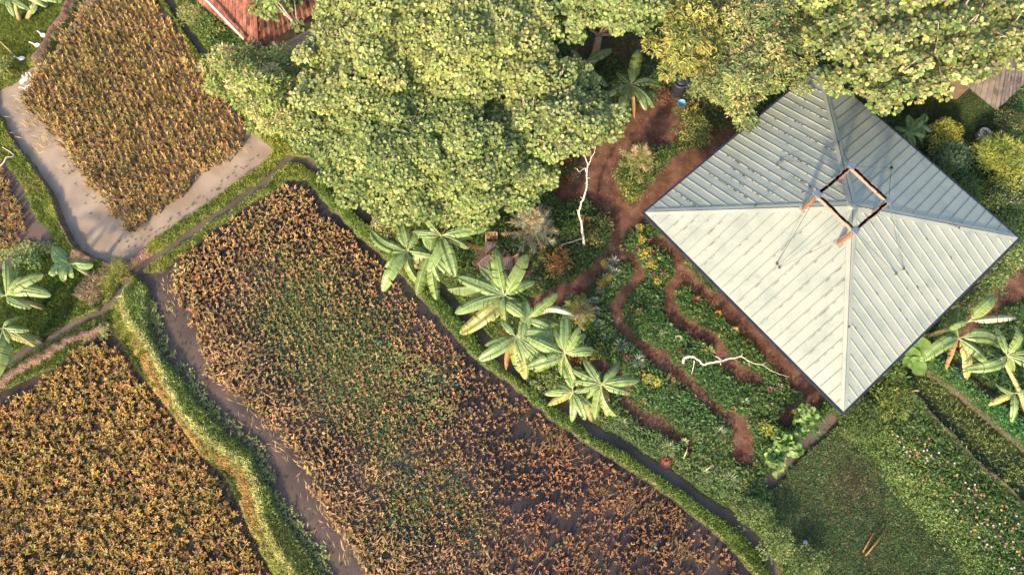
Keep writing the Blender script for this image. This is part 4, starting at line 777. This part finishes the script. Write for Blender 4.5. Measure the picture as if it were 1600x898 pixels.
# ------------------------------------------------------------------ other garden trees and shrubs
def feathery(name,label,px,py,rpx,h,nb,c,cat='tree'):
    c0=U(px,py,h*.6); g=float(gz(c0[0],c0[1])); root=thing(name,label,cat,(c0[0],c0[1],g)); Rr=rpx*mpp(px,py,h*.6); mb=MB(); mt=MB(); mt.tube([[c0[0],c0[1],g-.1],[c0[0],c0[1],g+h]],[.07,.02],(.34,.27,.2),7); part(mt,'trunk',M['bark'],root,True)
    bt=MB()
    for i in range(nb):
        f=i/nb; a=i*2.4; el=.15+1.1*f; l=Rr*(1-.55*f)*rng.uniform(.75,1.15); b0=np.array([c0[0],c0[1],g+h*(.25+.65*f)]); d=np.array([math.cos(a)*math.cos(el),math.sin(a)*math.cos(el),math.sin(el)*.8])
        e=b0+d*l; bt.tube([b0,(b0+e)/2+[0,0,.08],e],[.018,.012,.004],(.45,.36,.26),4); n=110; t=rng.uniform(.25,1.02,n)[:,None]; P=b0+(e-b0)*t+rng.normal(size=(n,3))*.04
        leaves(mb,P,nrm(d+rng.normal(size=(n,3))*.55),rdir(n,1.5),rng.uniform(.14,.3,n),.02,jc(c if rng.uniform()<.75 else (.5,.4,.24),n,.2),bend=.2)
    part(bt,'branches',M['bark'],root); part(mb,'foliage',M['leaf'],root); return root
feathery('feathery_tree','feathery grey green tree with needle-like sprays left of the bare white trunk',832,352,42,2.6,46,(.46,.48,.32))
feathery('feathery_shrub','thin yellow green feathery shrub on the oval bed between the mulch paths',999,248,30,1.9,30,(.32,.34,.12),'shrub')
feathery('feathery_shrub','yellowish fern-like shrub at the tip of the silver plant row',908,487,24,1.3,26,(.42,.42,.14),'shrub')
S=shrub
S('shrub','dense green shrub mass around the feathery shrub on the oval bed','shrub',990,275,30,.6,.1,.06,[(.11,.17,.05),(.2,.25,.07),(.07,.12,.035)])
S('shrub','yellow green shrub at the lower end of the oval bed','shrub',988,296,16,.5,.1,.06,[(.36,.38,.08),(.25,.3,.07)])
S('shrub','light green shrub right of the clearing near the metal roof','shrub',1085,205,30,1.0,.11,.06,[(.18,.25,.07),(.3,.34,.1),(.08,.13,.04)],extra=(.02,(.55,.25,.08)))
S('croton_shrub','orange and green croton clump below the blue tub','shrub',1078,178,20,.7,.17,.05,[(.42,.25,.06),(.12,.2,.05),(.38,.36,.08)],nl=40)
S('broadleaf_shrub','round-leaved bright green plant below the left foot of the lowest roof corner','shrub',1262,652,18,1.3,.24,.23,[(.17,.29,.08),(.25,.36,.11)],nl=15,shape='r',bend=.05)
S('broadleaf_shrub','round-leaved green plant next to the yellow fern at the dark channel','shrub',1228,690,20,1.1,.24,.23,[(.15,.27,.07),(.23,.35,.10)],nl=15,shape='r',bend=.05)
S('broadleaf_shrub','round-leaved green plant at the lower end of the dark channel','shrub',1205,722,17,1.0,.25,.24,[(.15,.27,.07),(.23,.35,.10)],nl=15,shape='r',bend=.05)
S('spiky_shrub','golden yellow leafy shrub in the shaded garden right of the roof','shrub',1478,208,27,1.3,.13,.05,[(.48,.44,.07),(.36,.37,.07),(.25,.3,.06)],nl=80)
S('shrub','silver green broad bush below the golden yellow shrub','shrub',1488,243,30,1.2,.17,.08,[(.22,.30,.13),(.28,.36,.16),(.12,.19,.07)],nl=60)
S('shrub','large yellow green spiky bush beside the white ring pot','shrub',1563,240,36,1.5,.24,.04,[(.36,.42,.09),(.44,.46,.1),(.2,.28,.06)],nl=80)
S('shrub','yellow flowering bush at the right edge above the white blossoms','shrub',1582,270,30,1.3,.13,.05,[(.45,.45,.08),(.34,.38,.08)],nl=80,extra=(.01,(.8,.78,.7)))
S('flowering_shrub','dark bush with white and pink blossoms at the right edge','shrub',1565,305,32,1.0,.12,.07,[(.08,.14,.04),(.14,.2,.06)],extra=(.035,(.75,.6,.62)))
S('shrub','dark green shrub hugging the upper right eave','shrub',1505,292,28,1.1,.15,.07,[(.07,.13,.04),(.12,.2,.06)])
S('shrub','dark green shrub between the silver green bush and the eave','shrub',1470,258,20,1.2,.15,.07,[(.05,.1,.035),(.1,.16,.05)])
S('shrub','small orange-flecked shrub by the grey shingle roof corner','shrub',1580,195,26,.9,.1,.06,[(.10,.14,.05),(.16,.2,.07)],extra=(.02,(.65,.2,.12)))
S('shrub','bright yellow green bush below the shingle roof at the right edge','shrub',1562,345,24,.9,.12,.06,[(.10,.17,.05),(.18,.24,.07)])
S('overhanging_shrub','loose light green shrub reaching over the right roof corner','shrub',1572,400,28,2.4,.18,.06,[(.24,.34,.10),(.33,.38,.14),(.16,.24,.07)],nl=45,extra=(.01,(.8,.8,.8)))
S('overhanging_shrub','loose olive shrub along the lower right eave','shrub',1540,440,28,2.2,.17,.06,[(.22,.3,.10),(.3,.34,.13),(.15,.22,.07)],nl=45)
S('shrub','purple-flowered shrub under the lower right eave beside the folded banana leaf','shrub',1500,468,20,1.0,.14,.07,[(.14,.2,.06),(.22,.26,.08)],extra=(.02,(.6,.5,.65)))
S('shrub','glossy dark shrub below the water-lily-like leaves','shrub',1402,580,18,.9,.22,.08,[(.12,.2,.05),(.18,.27,.07)],nl=40)
S('shrub','long-leaved lily clump in front of the flower bed','shrub',1395,618,34,.7,.26,.05,[(.13,.2,.05),(.22,.27,.07)],nl=30,extra=(.02,(.6,.3,.1)))
S('shrub','rounded dark green shrub left of the lily clump','shrub',1345,655,34,.9,.09,.05,[(.09,.15,.045),(.15,.21,.06)],nl=90)
S('shrub','pale bushy shrub at the lower left of the dark lawn','shrub',1215,850,28,1.1,.09,.05,[(.22,.3,.09),(.3,.36,.12),(.12,.18,.05)],nl=90)
S('shrub','dark bushy shrub at the bottom edge beside the pale bushy shrub','shrub',1262,878,28,.9,.09,.05,[(.12,.19,.06),(.2,.26,.08)],nl=90)
S('shrub','bushy green shrub where the garden meets the ditch bend','shrub',1180,800,28,.7,.1,.05,[(.13,.2,.06),(.22,.28,.09)],nl=80)
S('shrub','dark mixed shrub with red leaves left of the bare white trunk','shrub',880,262,24,.8,.12,.06,[(.06,.1,.03),(.12,.17,.05),(.2,.07,.04)])
S('croton_shrub','variegated croton bush around the foot of the bare white trunk','shrub',925,352,30,.6,.16,.06,[(.10,.16,.05),(.25,.2,.07),(.07,.11,.035)],extra=(.03,(.55,.14,.07)))
S('shrub','glossy green shrub between the bare trunk and the feathery tree','shrub',885,350,20,.7,.12,.07,[(.05,.11,.03),(.1,.18,.05)])
S('croton_shrub','orange-leaved croton clump right of the patio','shrub',872,410,20,.7,.22,.05,[(.5,.33,.12),(.25,.27,.08),(.45,.2,.07)],nl=35)
S('shrub','leafy dark shrub behind the wooden chair','shrub',790,362,26,.9,.12,.06,[(.05,.1,.03),(.09,.15,.04)],extra=(.01,(.6,.3,.08)))
S('shrub','pale green weedy shrub below the leaning banana trunk','shrub',845,600,22,.7,.12,.06,[(.28,.34,.11),(.2,.28,.08)])
S('shrub','yellow spotted shrub inside the bend of the banana row','shrub',900,540,24,.5,.12,.07,[(.1,.16,.04),(.4,.4,.1),(.2,.1,.05)],nl=35)
S('shrub','brown dry thicket above the garden banana','thicket',975,70,34,.8,.22,.02,[(.16,.10,.07),(.22,.14,.09),(.08,.11,.04)],nl=60)
S('shrub','brown dry thicket between the tiered crown and the dark green banana','thicket',920,72,26,.7,.22,.02,[(.14,.09,.06),(.2,.13,.08),(.07,.1,.035)],nl=60)
S('shrub','undergrowth of red and green leaves above the blue tub','shrub',1035,150,18,.5,.12,.05,[(.3,.1,.08),(.1,.15,.04),(.14,.08,.05)],nl=40)
S('shrub','small leafy tree with pale flowers at the left end of the banana row','shrub',610,345,26,1.6,.1,.06,[(.36,.4,.14),(.5,.44,.22),(.25,.32,.1)],nl=80)
S('shrub','dark olive bush beside the young banana plant','shrub',40,405,18,.7,.13,.08,[(.12,.2,.07),(.18,.28,.1)],nl=40)
S('grass_tussock','round yellow green tussock at the meeting of the banks','tussock',178,425,20,.4,.12,.02,[(.42,.42,.1),(.3,.34,.08)],nl=150,mat='grass')
S('dry_grass_heap','heap of pale cut dry grass on the bank left of the yellow green tussock','grass heap',145,450,20,.3,.25,.02,[(.5,.36,.24),(.42,.3,.18)],nl=110,mat='rice')
S('shrub','sunlit yellow green bush along the left edge below the banana trunks','shrub',0,104,18,.7,.12,.05,[(.36,.4,.12),(.24,.3,.08)],nl=80)
S('shrub','leafy bush between the narrow upper ditch and the red roof','shrub',322,38,22,.8,.13,.07,[(.2,.3,.08),(.32,.38,.12),(.1,.15,.04)],nl=60)
S('shrub','pale grassy bush at the end of the narrow upper ditch','shrub',300,20,20,.5,.13,.04,[(.42,.42,.18),(.34,.38,.12)],nl=80)
# magenta and yellow accents, silver rosettes
acc=0
for px,py,r,c,nm,lb in [(1016,352,5,(.35,.05,.14),'cordyline','dark magenta cordyline just off the left roof corner, upper of three'),(1014,376,6,(.35,.05,.14),'cordyline','dark magenta cordyline in the middle of the row off the left roof corner'),(1019,395,5,(.35,.05,.14),'cordyline','dark magenta cordyline at the lower end of the row near the roof'),
  (995,389,4,(.45,.04,.18),'cordyline','small magenta cordyline left of the yellow croton line'),(1020,430,5,(.6,.05,.3),'cordyline','bright pink cordyline left of two below the yellow croton line'),(1035,427,5,(.6,.05,.3),'cordyline','bright pink cordyline right of two below the yellow croton line'),
  (944,420,5,(.35,.04,.2),'cordyline','magenta cordyline among the yellow plants left of the silver row'),(977,558,7,(.5,.05,.12),'cordyline','crimson cordyline at the end of the lower mulch path'),(1202,607,5,(.6,.1,.3),'cordyline','pink cordyline near the thin end of the fallen white branch'),(1218,604,7,(.5,.38,.45),'cordyline','pale pink striped cordyline beside the pink one'),(1042,718,4,(.35,.1,.08),'terracotta_plant','small red-leaved plant on the clay patch by the ditch'),
  (924,371,5,(.55,.1,.07),'croton','red croton at the foot of the bare white trunk')]:
    rosette(nm,lb,'plant',px,py,r*1.2,.3,14,.05,c)
for k,(px,py,r,lb) in enumerate([(1002,352,8,'yellow croton bush touching the magenta cordylines'),(1003,373,7,'orange yellow croton at the top of the croton line'),(1008,392,9,'orange yellow croton halfway down the croton line'),(1018,410,9,'orange yellow croton at the lower end of the croton line'),(946,408,7,'yellow plant at the upper end of the silver row'),(948,430,7,'lime yellow plant left of the silver row'),(938,443,7,'lime yellow plant lower left of the silver row'),(1028,438,7,'pale yellow plant below the pink cordylines'),(1205,668,15,'golden fern-like shrub beside the dark channel'),(912,470,9,'yellow shrub next to the pale folded banana leaf'),(930,545,12,'yellow green variegated shrub beside the lower mulch path'),(1028,598,9,'yellow green patch plant in the middle bed'),(1012,590,8,'yellow green plant left of the yellow patch plant')]):
    S('croton_shrub',lb,'shrub',px,py,r,.45,.1,.045,[(.55,.45,.08),(.42,.4,.09),(.5,.3,.07)] if k<8 else [(.50,.48,.10),(.36,.40,.09)],nl=45)
SIL=(.42,.47,.38)
for k,(px,py,r,lb) in enumerate([(960,405,12,'silver spiky rosette at the top of the curved row'),(952,420,11,'silver spiky rosette second from the top of the curved row'),(962,424,10,'silver spiky rosette just right of the second one'),(946,437,11,'silver spiky rosette third down the curved row'),(938,452,10,'silver spiky rosette halfway down the curved row'),(930,468,9,'silver spiky rosette in the lower half of the curved row'),(932,485,9,'silver spiky rosette beside the yellow fern-like shrub'),(936,505,9,'silver spiky rosette near the lower end of the curved row'),(942,525,8,'silver spiky rosette at the lower end of the curved row'),(970,538,15,'large pale spiky rosette above the crimson cordyline'),(997,562,15,'large silver spiky rosette right of the crimson cordyline'),(1100,742,17,'grey green spiky tuft on the garden edge above the ditch'),(1140,748,18,'grey green spiky tuft nearest the ditch bend'),(1045,700,17,'pale green arching tuft near the clay patch'),(1125,675,17,'lime spiky clump in the lower middle bed'),(972,660,14,'pale green spiky tuft right of the small banana')]):
    rosette('spiky_rosette',lb,'plant',px,py,r,.35,26 if k<11 else 40,.045 if k<11 else .035,SIL if k<11 else (.32,.40,.2),(.5,.52,.42) if k<11 else (.38,.43,.24))
for k,(px,py,r,c,lb) in enumerate([(1060,528,9,(.6,.62,.35),'cream variegated plant above the fallen white branch'),(1023,466,9,(.16,.3,.12),'green rosette plant in the winding bed, uppermost'),(1045,510,9,(.16,.3,.12),'green rosette plant in the winding bed by the cream plant'),(1136,592,9,(.14,.28,.11),'green rosette plant under the fallen white branch'),(1110,548,14,(.28,.36,.1),'yellow green strappy plant above the fallen branch'),(1095,540,11,(.2,.32,.09),'green strappy plant near the bend of the mulch path'),(1070,690,10,(.3,.38,.15),'strappy plant at the end of the lowest mulch path'),(1088,468,8,(.3,.1,.07),'reddish plant in the small oval bed'),(1122,490,8,(.5,.25,.07),'orange plant in the small oval bed'),(1148,515,8,(.45,.4,.2),'pale plant at the right side of the small oval bed'),(1157,640,9,(.12,.25,.08),'dark green rosette above the bulb of the mulch path')]):
    rosette('leafy_rosette',lb,'plant',px,py,r,.35,16,.09,c)
# water-lily-like big round leaves
lil=thing('taro_plant','plant with huge round bright green leaves poking out under the lower right eave','plant',tuple(U(1430,562,0)))
for px,py,r in ((1440,541,15),(1424,555,14),(1432,572,15),(1448,556,11),(1418,566,9)):
    c=U(px,py,1.1+rng.uniform(0,.2)); R=r*mpp(px,py,1.1); mb=MB(); a=np.linspace(0,2*np.pi,25)[:-1]; rr=R*(1-.35*np.exp(-((a-4.2+rng.normal()*.5)/.22)**2)); V=[c+[0,0,-.03]]+[c+np.array([math.cos(t)*q,math.sin(t)*q,.05+.02*math.sin(5*t)]) for t,q in zip(a,rr)]
    mb.add(V,[[0,1+k,1+(k+1)%24] for k in range(24)],(.24,.40,.10)); b=U(1430,562,0); part(mb,'leaf',M['banana'],lil,True); mt=MB(); mt.tube([b+[0,0,-.05],(b+c)/2+[0,0,.15],c],[.02,.018,.01],(.25,.35,.12),5); part(mt,'stalk',M['bark'],lil,True)
fern('tree_fern','pale green tree fern beside the upper right eave under the tiered crown',1420,208,1.7,[(1400,198),(1412,228),(1442,184),(1445,212),(1428,235),(1398,215),(1420,180)],(.24,.36,.12),pl=.3,pw=.07)
fern('palm','dark green small palm in the shade left of the golden yellow shrub',1438,195,1.5,[(1447,178),(1455,205),(1425,190),(1440,222)],(.14,.24,.09),pl=.28)

# ------------------------------------------------------------------ bare white trees
WT=(.62,.55,.46)
def whitebranch(name,label,paths):
    p0=U(*paths[0][0][0],paths[0][0][1]); root=thing(name,label,'dead tree',tuple(p0-[0,0,.1])); 
    for k,(pts) in enumerate(paths):
        P=np.array([U(*q[0],q[1]) for q in pts]); r=np.array([q[2] for q in pts])*.62; t=np.linspace(0,len(P)-1,len(P)*4); P2=np.stack([np.interp(t,range(len(P)),P[:,i]) for i in range(3)],-1)+rng.normal(size=(len(t),3))*.012; mb=MB(); mb.tube(P2,np.interp(t,range(len(P)),r)*(1+.08*rng.normal(size=len(t))),WT,7); part(mb,'trunk' if k==0 else 'branch',M['bark'],root,True)
whitebranch('bare_white_tree','standing bare white trunk with forked twigs above the croton bed',[
 [((913,383),.15,.11),((911,368),.5,.10),((909,350),.9,.085),((904,331),1.3,.075),((911,312),1.8,.07),((917,292),2.2,.065),((917,270),2.6,.055)],
 [((917,270),2.6,.05),((914,262),2.8,.04),((906,268),2.9,.025),((899,262),3.0,.015)],[((917,270),2.6,.05),((918,256),3.0,.035),((913,240),3.2,.03),((909,226),3.4,.02),((907,216),3.6,.012)],
 [((918,262),2.8,.04),((923,250),3.1,.03),((928,240),3.3,.025),((931,228),3.6,.018),((929,214),3.8,.01)],[((924,248),3.1,.02),((922,236),3.3,.015),((919,222),3.6,.01)],[((913,240),3.2,.02),((917,230),3.4,.014),((920,218),3.6,.008)],
 [((904,331),1.3,.04),((901,328),1.4,.03)],[((918,285),2.3,.04),((914,286),2.4,.03)],[((911,312),1.8,.03),((907,308),1.9,.02)],[((911,372),.4,.035),((900,376),.4,.03),((878,382),.35,.02)],[((918,279),2.5,.035),((922,278),2.6,.025)]])
whitebranch('bare_white_branch','fallen bare white branch lying over the winding garden bed toward the roof',[
 [((1067,566),.3,.10),((1068,560),.6,.10),((1074,557),.9,.1),((1085,557),1.0,.095),((1092,563),1.0,.085),((1098,569),1.0,.08),((1112,566),1.05,.075),((1128,563),1.1,.07),((1143,559),1.2,.06),((1158,556),1.3,.045),((1170,564),1.3,.035),((1190,570),1.3,.025),((1212,582),1.3,.018),((1233,589),1.3,.012)],
 [((1092,563),1.0,.05),((1085,558),1.15,.05)],[((1128,563),1.1,.04),((1122,558),1.2,.035),((1118,556),1.3,.02)],[((1085,563),.9,.03),((1083,574),.7,.025),((1081,584),.5,.015)],[((1158,556),1.3,.03),((1160,552),1.35,.02)],[((1170,566),1.3,.025),((1172,572),1.25,.015)],[((1125,566),1.1,.03),((1127,570),1.1,.02)],[((1190,570),1.3,.015),((1200,566),1.4,.008)]])
# ------------------------------------------------------------------ patio furniture
DK=(.17,.10,.08); TN=(.34,.20,.14)
def chair(label,px,py,ang,scale=1.0,slat=True):
    c=U(px,py,.45); g=float(gz(c[0],c[1])); root=thing('wooden_chair',label,'chair',(c[0],c[1],g)); ca,sa=math.cos(ang),math.sin(ang)
    X=np.array([ca,sa,0]); Y=np.array([-sa,ca,0]); Z=np.array([0,0,1.]); o=np.array([c[0],c[1],g]); w_=.52*scale; d_=.5*scale
    mb=MB()
    for k in range(5): y_=-d_/2+d_*(k+.5)/5; mb.bar(o+X*(-w_/2)+Y*y_+Z*.43,o+X*w_/2+Y*y_+Z*.43,d_/5*.85,.02,C=(.22,.17,.17))
    part(mb,'seat',M['wood'],root); mb=MB()
    for sx in (-1,1): mb.bar(o+X*sx*w_/2+Y*(-d_/2)+Z*.42,o+X*sx*w_/2+Y*(d_/2)+Z*.42,.05,.04,C=TN)
    mb.bar(o+X*(-w_/2)+Y*(-d_/2)+Z*.425,o+X*w_/2+Y*(-d_/2)+Z*.425,.05,.045,C=TN); part(mb,'seat_frame',M['wood'],root)
    for sx in (-1,1):
        for sy in (-1,1):
            mb=MB(); mb.bar(o+X*sx*w_/2*.95+Y*sy*d_/2*.95,o+X*sx*w_/2*.95+Y*sy*d_/2*.95+Z*.42,.045,.045,C=DK); part(mb,'leg',M['wood'],root)
    mb=MB(); b0=Y*(d_/2); b1=Y*(d_/2+.26)
    for sx in (-1,1): mb.bar(o+X*sx*w_/2+b0+Z*.42,o+X*sx*w_/2+b1+Z*.95,.045,.05,C=TN)
    mb.bar(o-X*w_/2+b1+Z*.95,o+X*w_/2+b1+Z*.95,.05,.05,C=TN); mb.bar(o-X*w_/2+b0*.6+b1*.4+Z*.62,o+X*w_/2+b0*.6+b1*.4+Z*.62,.045,.045,C=TN)
    for k in range(8): q=-w_/2+w_*(k+.5)/8; mb.bar(o+X*q+b0*.55+b1*.45+Z*.64,o+X*q+b1+Z*.93,.022,.02,C=(.4,.26,.15))
    part(mb,'backrest',M['wood'],root); return root
chair('wooden chair with a slatted back at the upper end of the patio',768,385,0.)
chair('wooden chair half hidden behind a banana leaf, right side of the patio',793,411,-math.pi/2+.05)
c=U(762,413,.7); g=float(gz(c[0],c[1])); tb=thing('patio_table','small square dark wooden table in the middle of the patio','table',(c[0],c[1],g)); ta=R_(40)
mb=MB(); mb.box([c[0],c[1],.7],.62,.62,.03,ta,C=(.19,.14,.13)); part(mb,'tabletop',M['wood'],tb)
mb=MB(); X=np.array([math.cos(ta),math.sin(ta),0]); Y=np.array([-X[1],X[0],0]); o=np.array([c[0],c[1],0])
for sg in (-1,1): mb.bar(o+X*sg*.32-Y*.33+[0,0,.712],o+X*sg*.32+Y*.33+[0,0,.712],.035,.04,C=(.38,.28,.2)); mb.bar(o+Y*sg*.32-X*.3+[0,0,.71],o+Y*sg*.32+X*.3+[0,0,.71],.035,.04,C=(.38,.28,.2))
part(mb,'tabletop_edge',M['wood'],tb)
for sx in (-1,1):
    for sy in (-1,1): mb=MB(); q=o+X*sx*.27+Y*sy*.27; mb.bar(q+[0,0,g],q+[0,0,.69],.05,.05,C=DK); part(mb,'leg',M['wood'],tb)
# flat stones of the patio
PS=MB()
for k in range(26):
    px,py=rng.uniform(735,835),rng.uniform(385,455)
    if pip(np.array([px]),np.array([py]),CLUMP_STONE)[0]:
        c=U(px,py,0); a=np.sort(rng.uniform(0,6.28,7)); r=rng.uniform(.16,.3); g=float(gz(c[0],c[1])); mb=MB(); V=[c*[1,1,0]+[math.cos(t)*r,math.sin(t)*r,g+h_] for h_ in (-.03,.03+.004*k%.03) for t in a]; mb.add(V,[list(range(7,14))],(.2,.15,.13)); mb.add(V,[[i,(i+1)%7,7+(i+1)%7,7+i] for i in range(7)],(.2,.15,.13)) 
        PS.V+=mb.V; PS.C+=mb.C; PS.F+=[f+PS.n for f in mb.F]; PS.n+=mb.n
tag(PS.build('paving_stones',M['shingle']),'flat irregular dark paving stones of the patio',kind='structure')
# black drum, tub, hose, pot
c=U(1064,128,.9); g=0.
dr_=thing('water_drum','black plastic drum with a rimmed lid under the yellow-green tree','drum',(c[0],c[1],g)); mb=MB(); r=.36
mb.lathe([c[0],c[1],0],[(0,.0),(r*.9,0),(r,.1),(r,.3),(r*.97,.33),(r,.36),(r,.6),(r*.97,.63),(r,.66),(r,.88),(r*.94,.92)],(.02,.022,.03),28); part(mb,'body',M['plain'],dr_,True)
mb=MB(); mb.lathe([c[0],c[1],0],[(r*1.04,.88),(r*1.04,.95),(r*.9,.97),(r*.82,.90),(r*.5,.90),(r*.46,.95),(r*.2,.96),(0,.96)],(.035,.045,.07),28); part(mb,'lid',M['plain'],dr_,True)
c=U(1066,160,.2); mb=MB(); mb.lathe([c[0],c[1],float(gz(c[0],c[1]))],[(0,.02),(.14,.0),(.2,.24),(.22,.25),(.19,.22),(.13,.05),(0,.05)],(.15,.45,.7),18)
tag(mb.build('tub',M['plain'],smooth=True,loc=(c[0],c[1],0)),'small light blue plastic tub in the planting below the black drum','tub')
mb=MB(); P=U(np.array([1018,1020,1026,1030,1036]),np.array([140,147,148,144,150]),.1); P=np.concatenate([P,U(np.array([1029,1030,1034,1040]),np.array([132,138,146,150]),.12)]); mb.tube(P,.022,(.03,.35,.22),5); tag(mb.build('garden_hose',M['plain'],smooth=True,loc=tuple(P[0])),'green hose looping over the soil left of the black drum','hose')
c=U(1540,207,.4); pot=thing('ring_pot','white concrete ring pot with a dark inside by the large spiky bush','pot',(c[0],c[1],0)); mb=MB()
mb.lathe([c[0],c[1],0],[(.2,0),(.27,.02),(.27,.36),(.29,.38),(.28,.41),(.24,.42),(.19,.41),(.18,.38),(.17,.1),(0,.1)],(.55,.54,.56),28); part(mb,'wall',M['plain'],pot,True)
mb=MB(); mb.lathe([c[0],c[1],0],[(.16,.33),(0,.34)],(.02,.02,.02),20); part(mb,'soil',M['bark'],pot)
c=U(1259,846,.15); mb=MB(); th=np.linspace(0,math.pi,9); mb.lathe([c[0],c[1],float(gz(c[0],c[1]))],[(.085*math.sin(t),.085-.085*math.cos(t)) for t in th],(.35,.45,.62),16); tag(mb.build('ball',M['plain'],smooth=True,loc=(c[0],c[1],0)),'small pale blue ball in the grass at the left side of the dark lawn','ball')
c=U(1042,722,0); g=float(gz(c[0],c[1])); mb=MB(); mb.lathe([c[0],c[1],g],[(.26,-.02),(.2,.04),(.1,.07),(0,.08)],(.36,.13,.09),14); tag(mb.build('clay_mound',M['bark'],loc=(c[0],c[1],g)),'small mound of red clay on the garden edge above the ditch','clay mound')
mb=MB(); P=np.array([U(x_,y_,z_) for x_,y_,z_ in ((-10,262,.1),(2,258,.12),(7,252,.2),(9,246,.25),(20,245,.2),(22,242,.15),(14,236,.1),(4,230,.1))]); mb.tube(P,.025,(.6,.55,.5),6); tag(mb.build('plastic_pipe',M['plain'],smooth=True,loc=tuple(P[0])),'bent pale plastic pipe on the bank at the left edge','pipe')
# bamboo canes and palm stalks lying about
for k,(a,b,z,c_,lb) in enumerate([((1352,868),(1385,825),.12,(.30,.17,.07),'long dry yellow palm stalk fallen on the dark lawn'),((1348,862),(1370,820),.12,(.3,.13,.07),'reddish dry palm stalk fallen beside the long yellow one'),((1068,716),(1075,698),.5,(.55,.45,.2),'short bamboo cane leaning at the end of the lowest path'),((1100,736),(1115,725),.4,(.5,.42,.2),'short bamboo cane leaning by the grey green tuft'),((0,65),(24,88),.4,(.5,.42,.25),'dry pale cane lying in grass at the left edge, upper one'),((0,100),(20,118),.3,(.5,.45,.25),'dry pale cane lying in grass at the left edge, lower one'),((1412,612),(1436,610),.8,(.5,.42,.34),'thin bare twig above the lily clump'),((870,690),(888,676),.1,(.3,.25,.1),'thin cane by the ditch') ][:7]):
    p=U(*a,z*.4); q=U(*b,z); mb=MB(); mb.tube([p,(p+q)/2+[0,0,.04],q],[.03,.025,.012],c_,6); tag(mb.build('cane',M['bark'],smooth=True,loc=tuple(p)),lb,'cane')
# ------------------------------------------------------------------ ducks
def duck(label,px,py,ang,c,neck=0.,sitting=False):
    p=U(px,py,.12); g=max(float(gz(p[0],p[1])),-.2); root=thing('duck',label,'duck',(p[0],p[1],g),None); root.scale=(.82,.82,.82); ca,sa=math.cos(ang),math.sin(ang)
    def L(x,y,z): return np.array([p[0]+x*ca-y*sa,p[1]+x*sa+y*ca,g+z])
    sp=[(-.27,.19,.01),(-.23,.175,.035),(-.17,.16,.075),(-.08,.15,.10),(.02,.15,.108),(.09,.165,.095),(.14,.20,.065),(.165,.25,.042),(.18+neck*.4,.30,.034),(.20+neck,.345,.033),(.225+neck,.37,.04),(.255+neck,.372,.042),(.285+neck,.36,.03),(.30+neck,.352,.012)]
    mb=MB(); mb.tube([L(x,0,z) for x,z,r in sp],[r for x,z,r in sp],c,12); part(mb,'body',M['feather'],root,True)
    mb=MB(); mb.tube([L(.285+neck,0,.357),L(.32+neck,0,.347),L(.36+neck,0,.34)],[.018,.02,.012],(.75,.38,.06),7); part(mb,'bill',M['plain'],root,True)
    for sy in (-1,1):
        mb=MB(); mb.tube([L(.08,sy*.075,.18),L(-.02,sy*.108,.18),L(-.14,sy*.08,.19),L(-.24,sy*.03,.2)],[.03,.055,.045,.01],np.array(c)*.97,8); part(mb,'wing',M['feather'],root,True)
        mb=MB(); mb.tube([L(0,sy*.05,.08),L(.0,sy*.05,0)],.011,(.7,.35,.06),5); mb.add([L(-.01,sy*.05,.01),L(.07,sy*.09,.008),L(.075,sy*.04,.008)],[[0,1,2]],(.7,.35,.06)); part(mb,'leg',M['plain'],root)
        mb=MB(); e=L(.262+neck,sy*.036,.38); mb.lathe(e-[0,0,.007],[(0,0),(.007,.007),(0,.014)],(.01,.01,.01),6); part(mb,'eye',M['plain'],root)
WH=(.86,.85,.82); BR=(.42,.24,.13)
duck('white duck farthest up the mud ridge, resting in the grass',68,56,R_(150),WH); duck('white duck stretching its neck left beside the dark shrub shade',58,71,R_(170),WH,.06); duck('white duck alone in the grass left of the others',33,92,R_(185),WH)
duck('white duck wading at the foot of the mud ridge, facing left',67,100,R_(178),WH,.03); duck('white duck at the left end of the group in the pond',32,123,R_(75),WH); duck('white duck second from the left in the pond group, facing up',38,119,R_(80),WH)
duck('white duck at the upper right of the pond group',46,119,R_(105),WH,.03); duck('white duck at the lower right of the pond group, against the rice',45,130,R_(80),WH,.02); duck('white duck stretching low toward the left below the pond group',38,134,R_(200),WH,.05)
duck('brown duck in the pond just above the white group',52,114,R_(170),BR); duck('orange brown duck alone in the water by the rice near the top',119,22,R_(180),(.5,.2,.08))
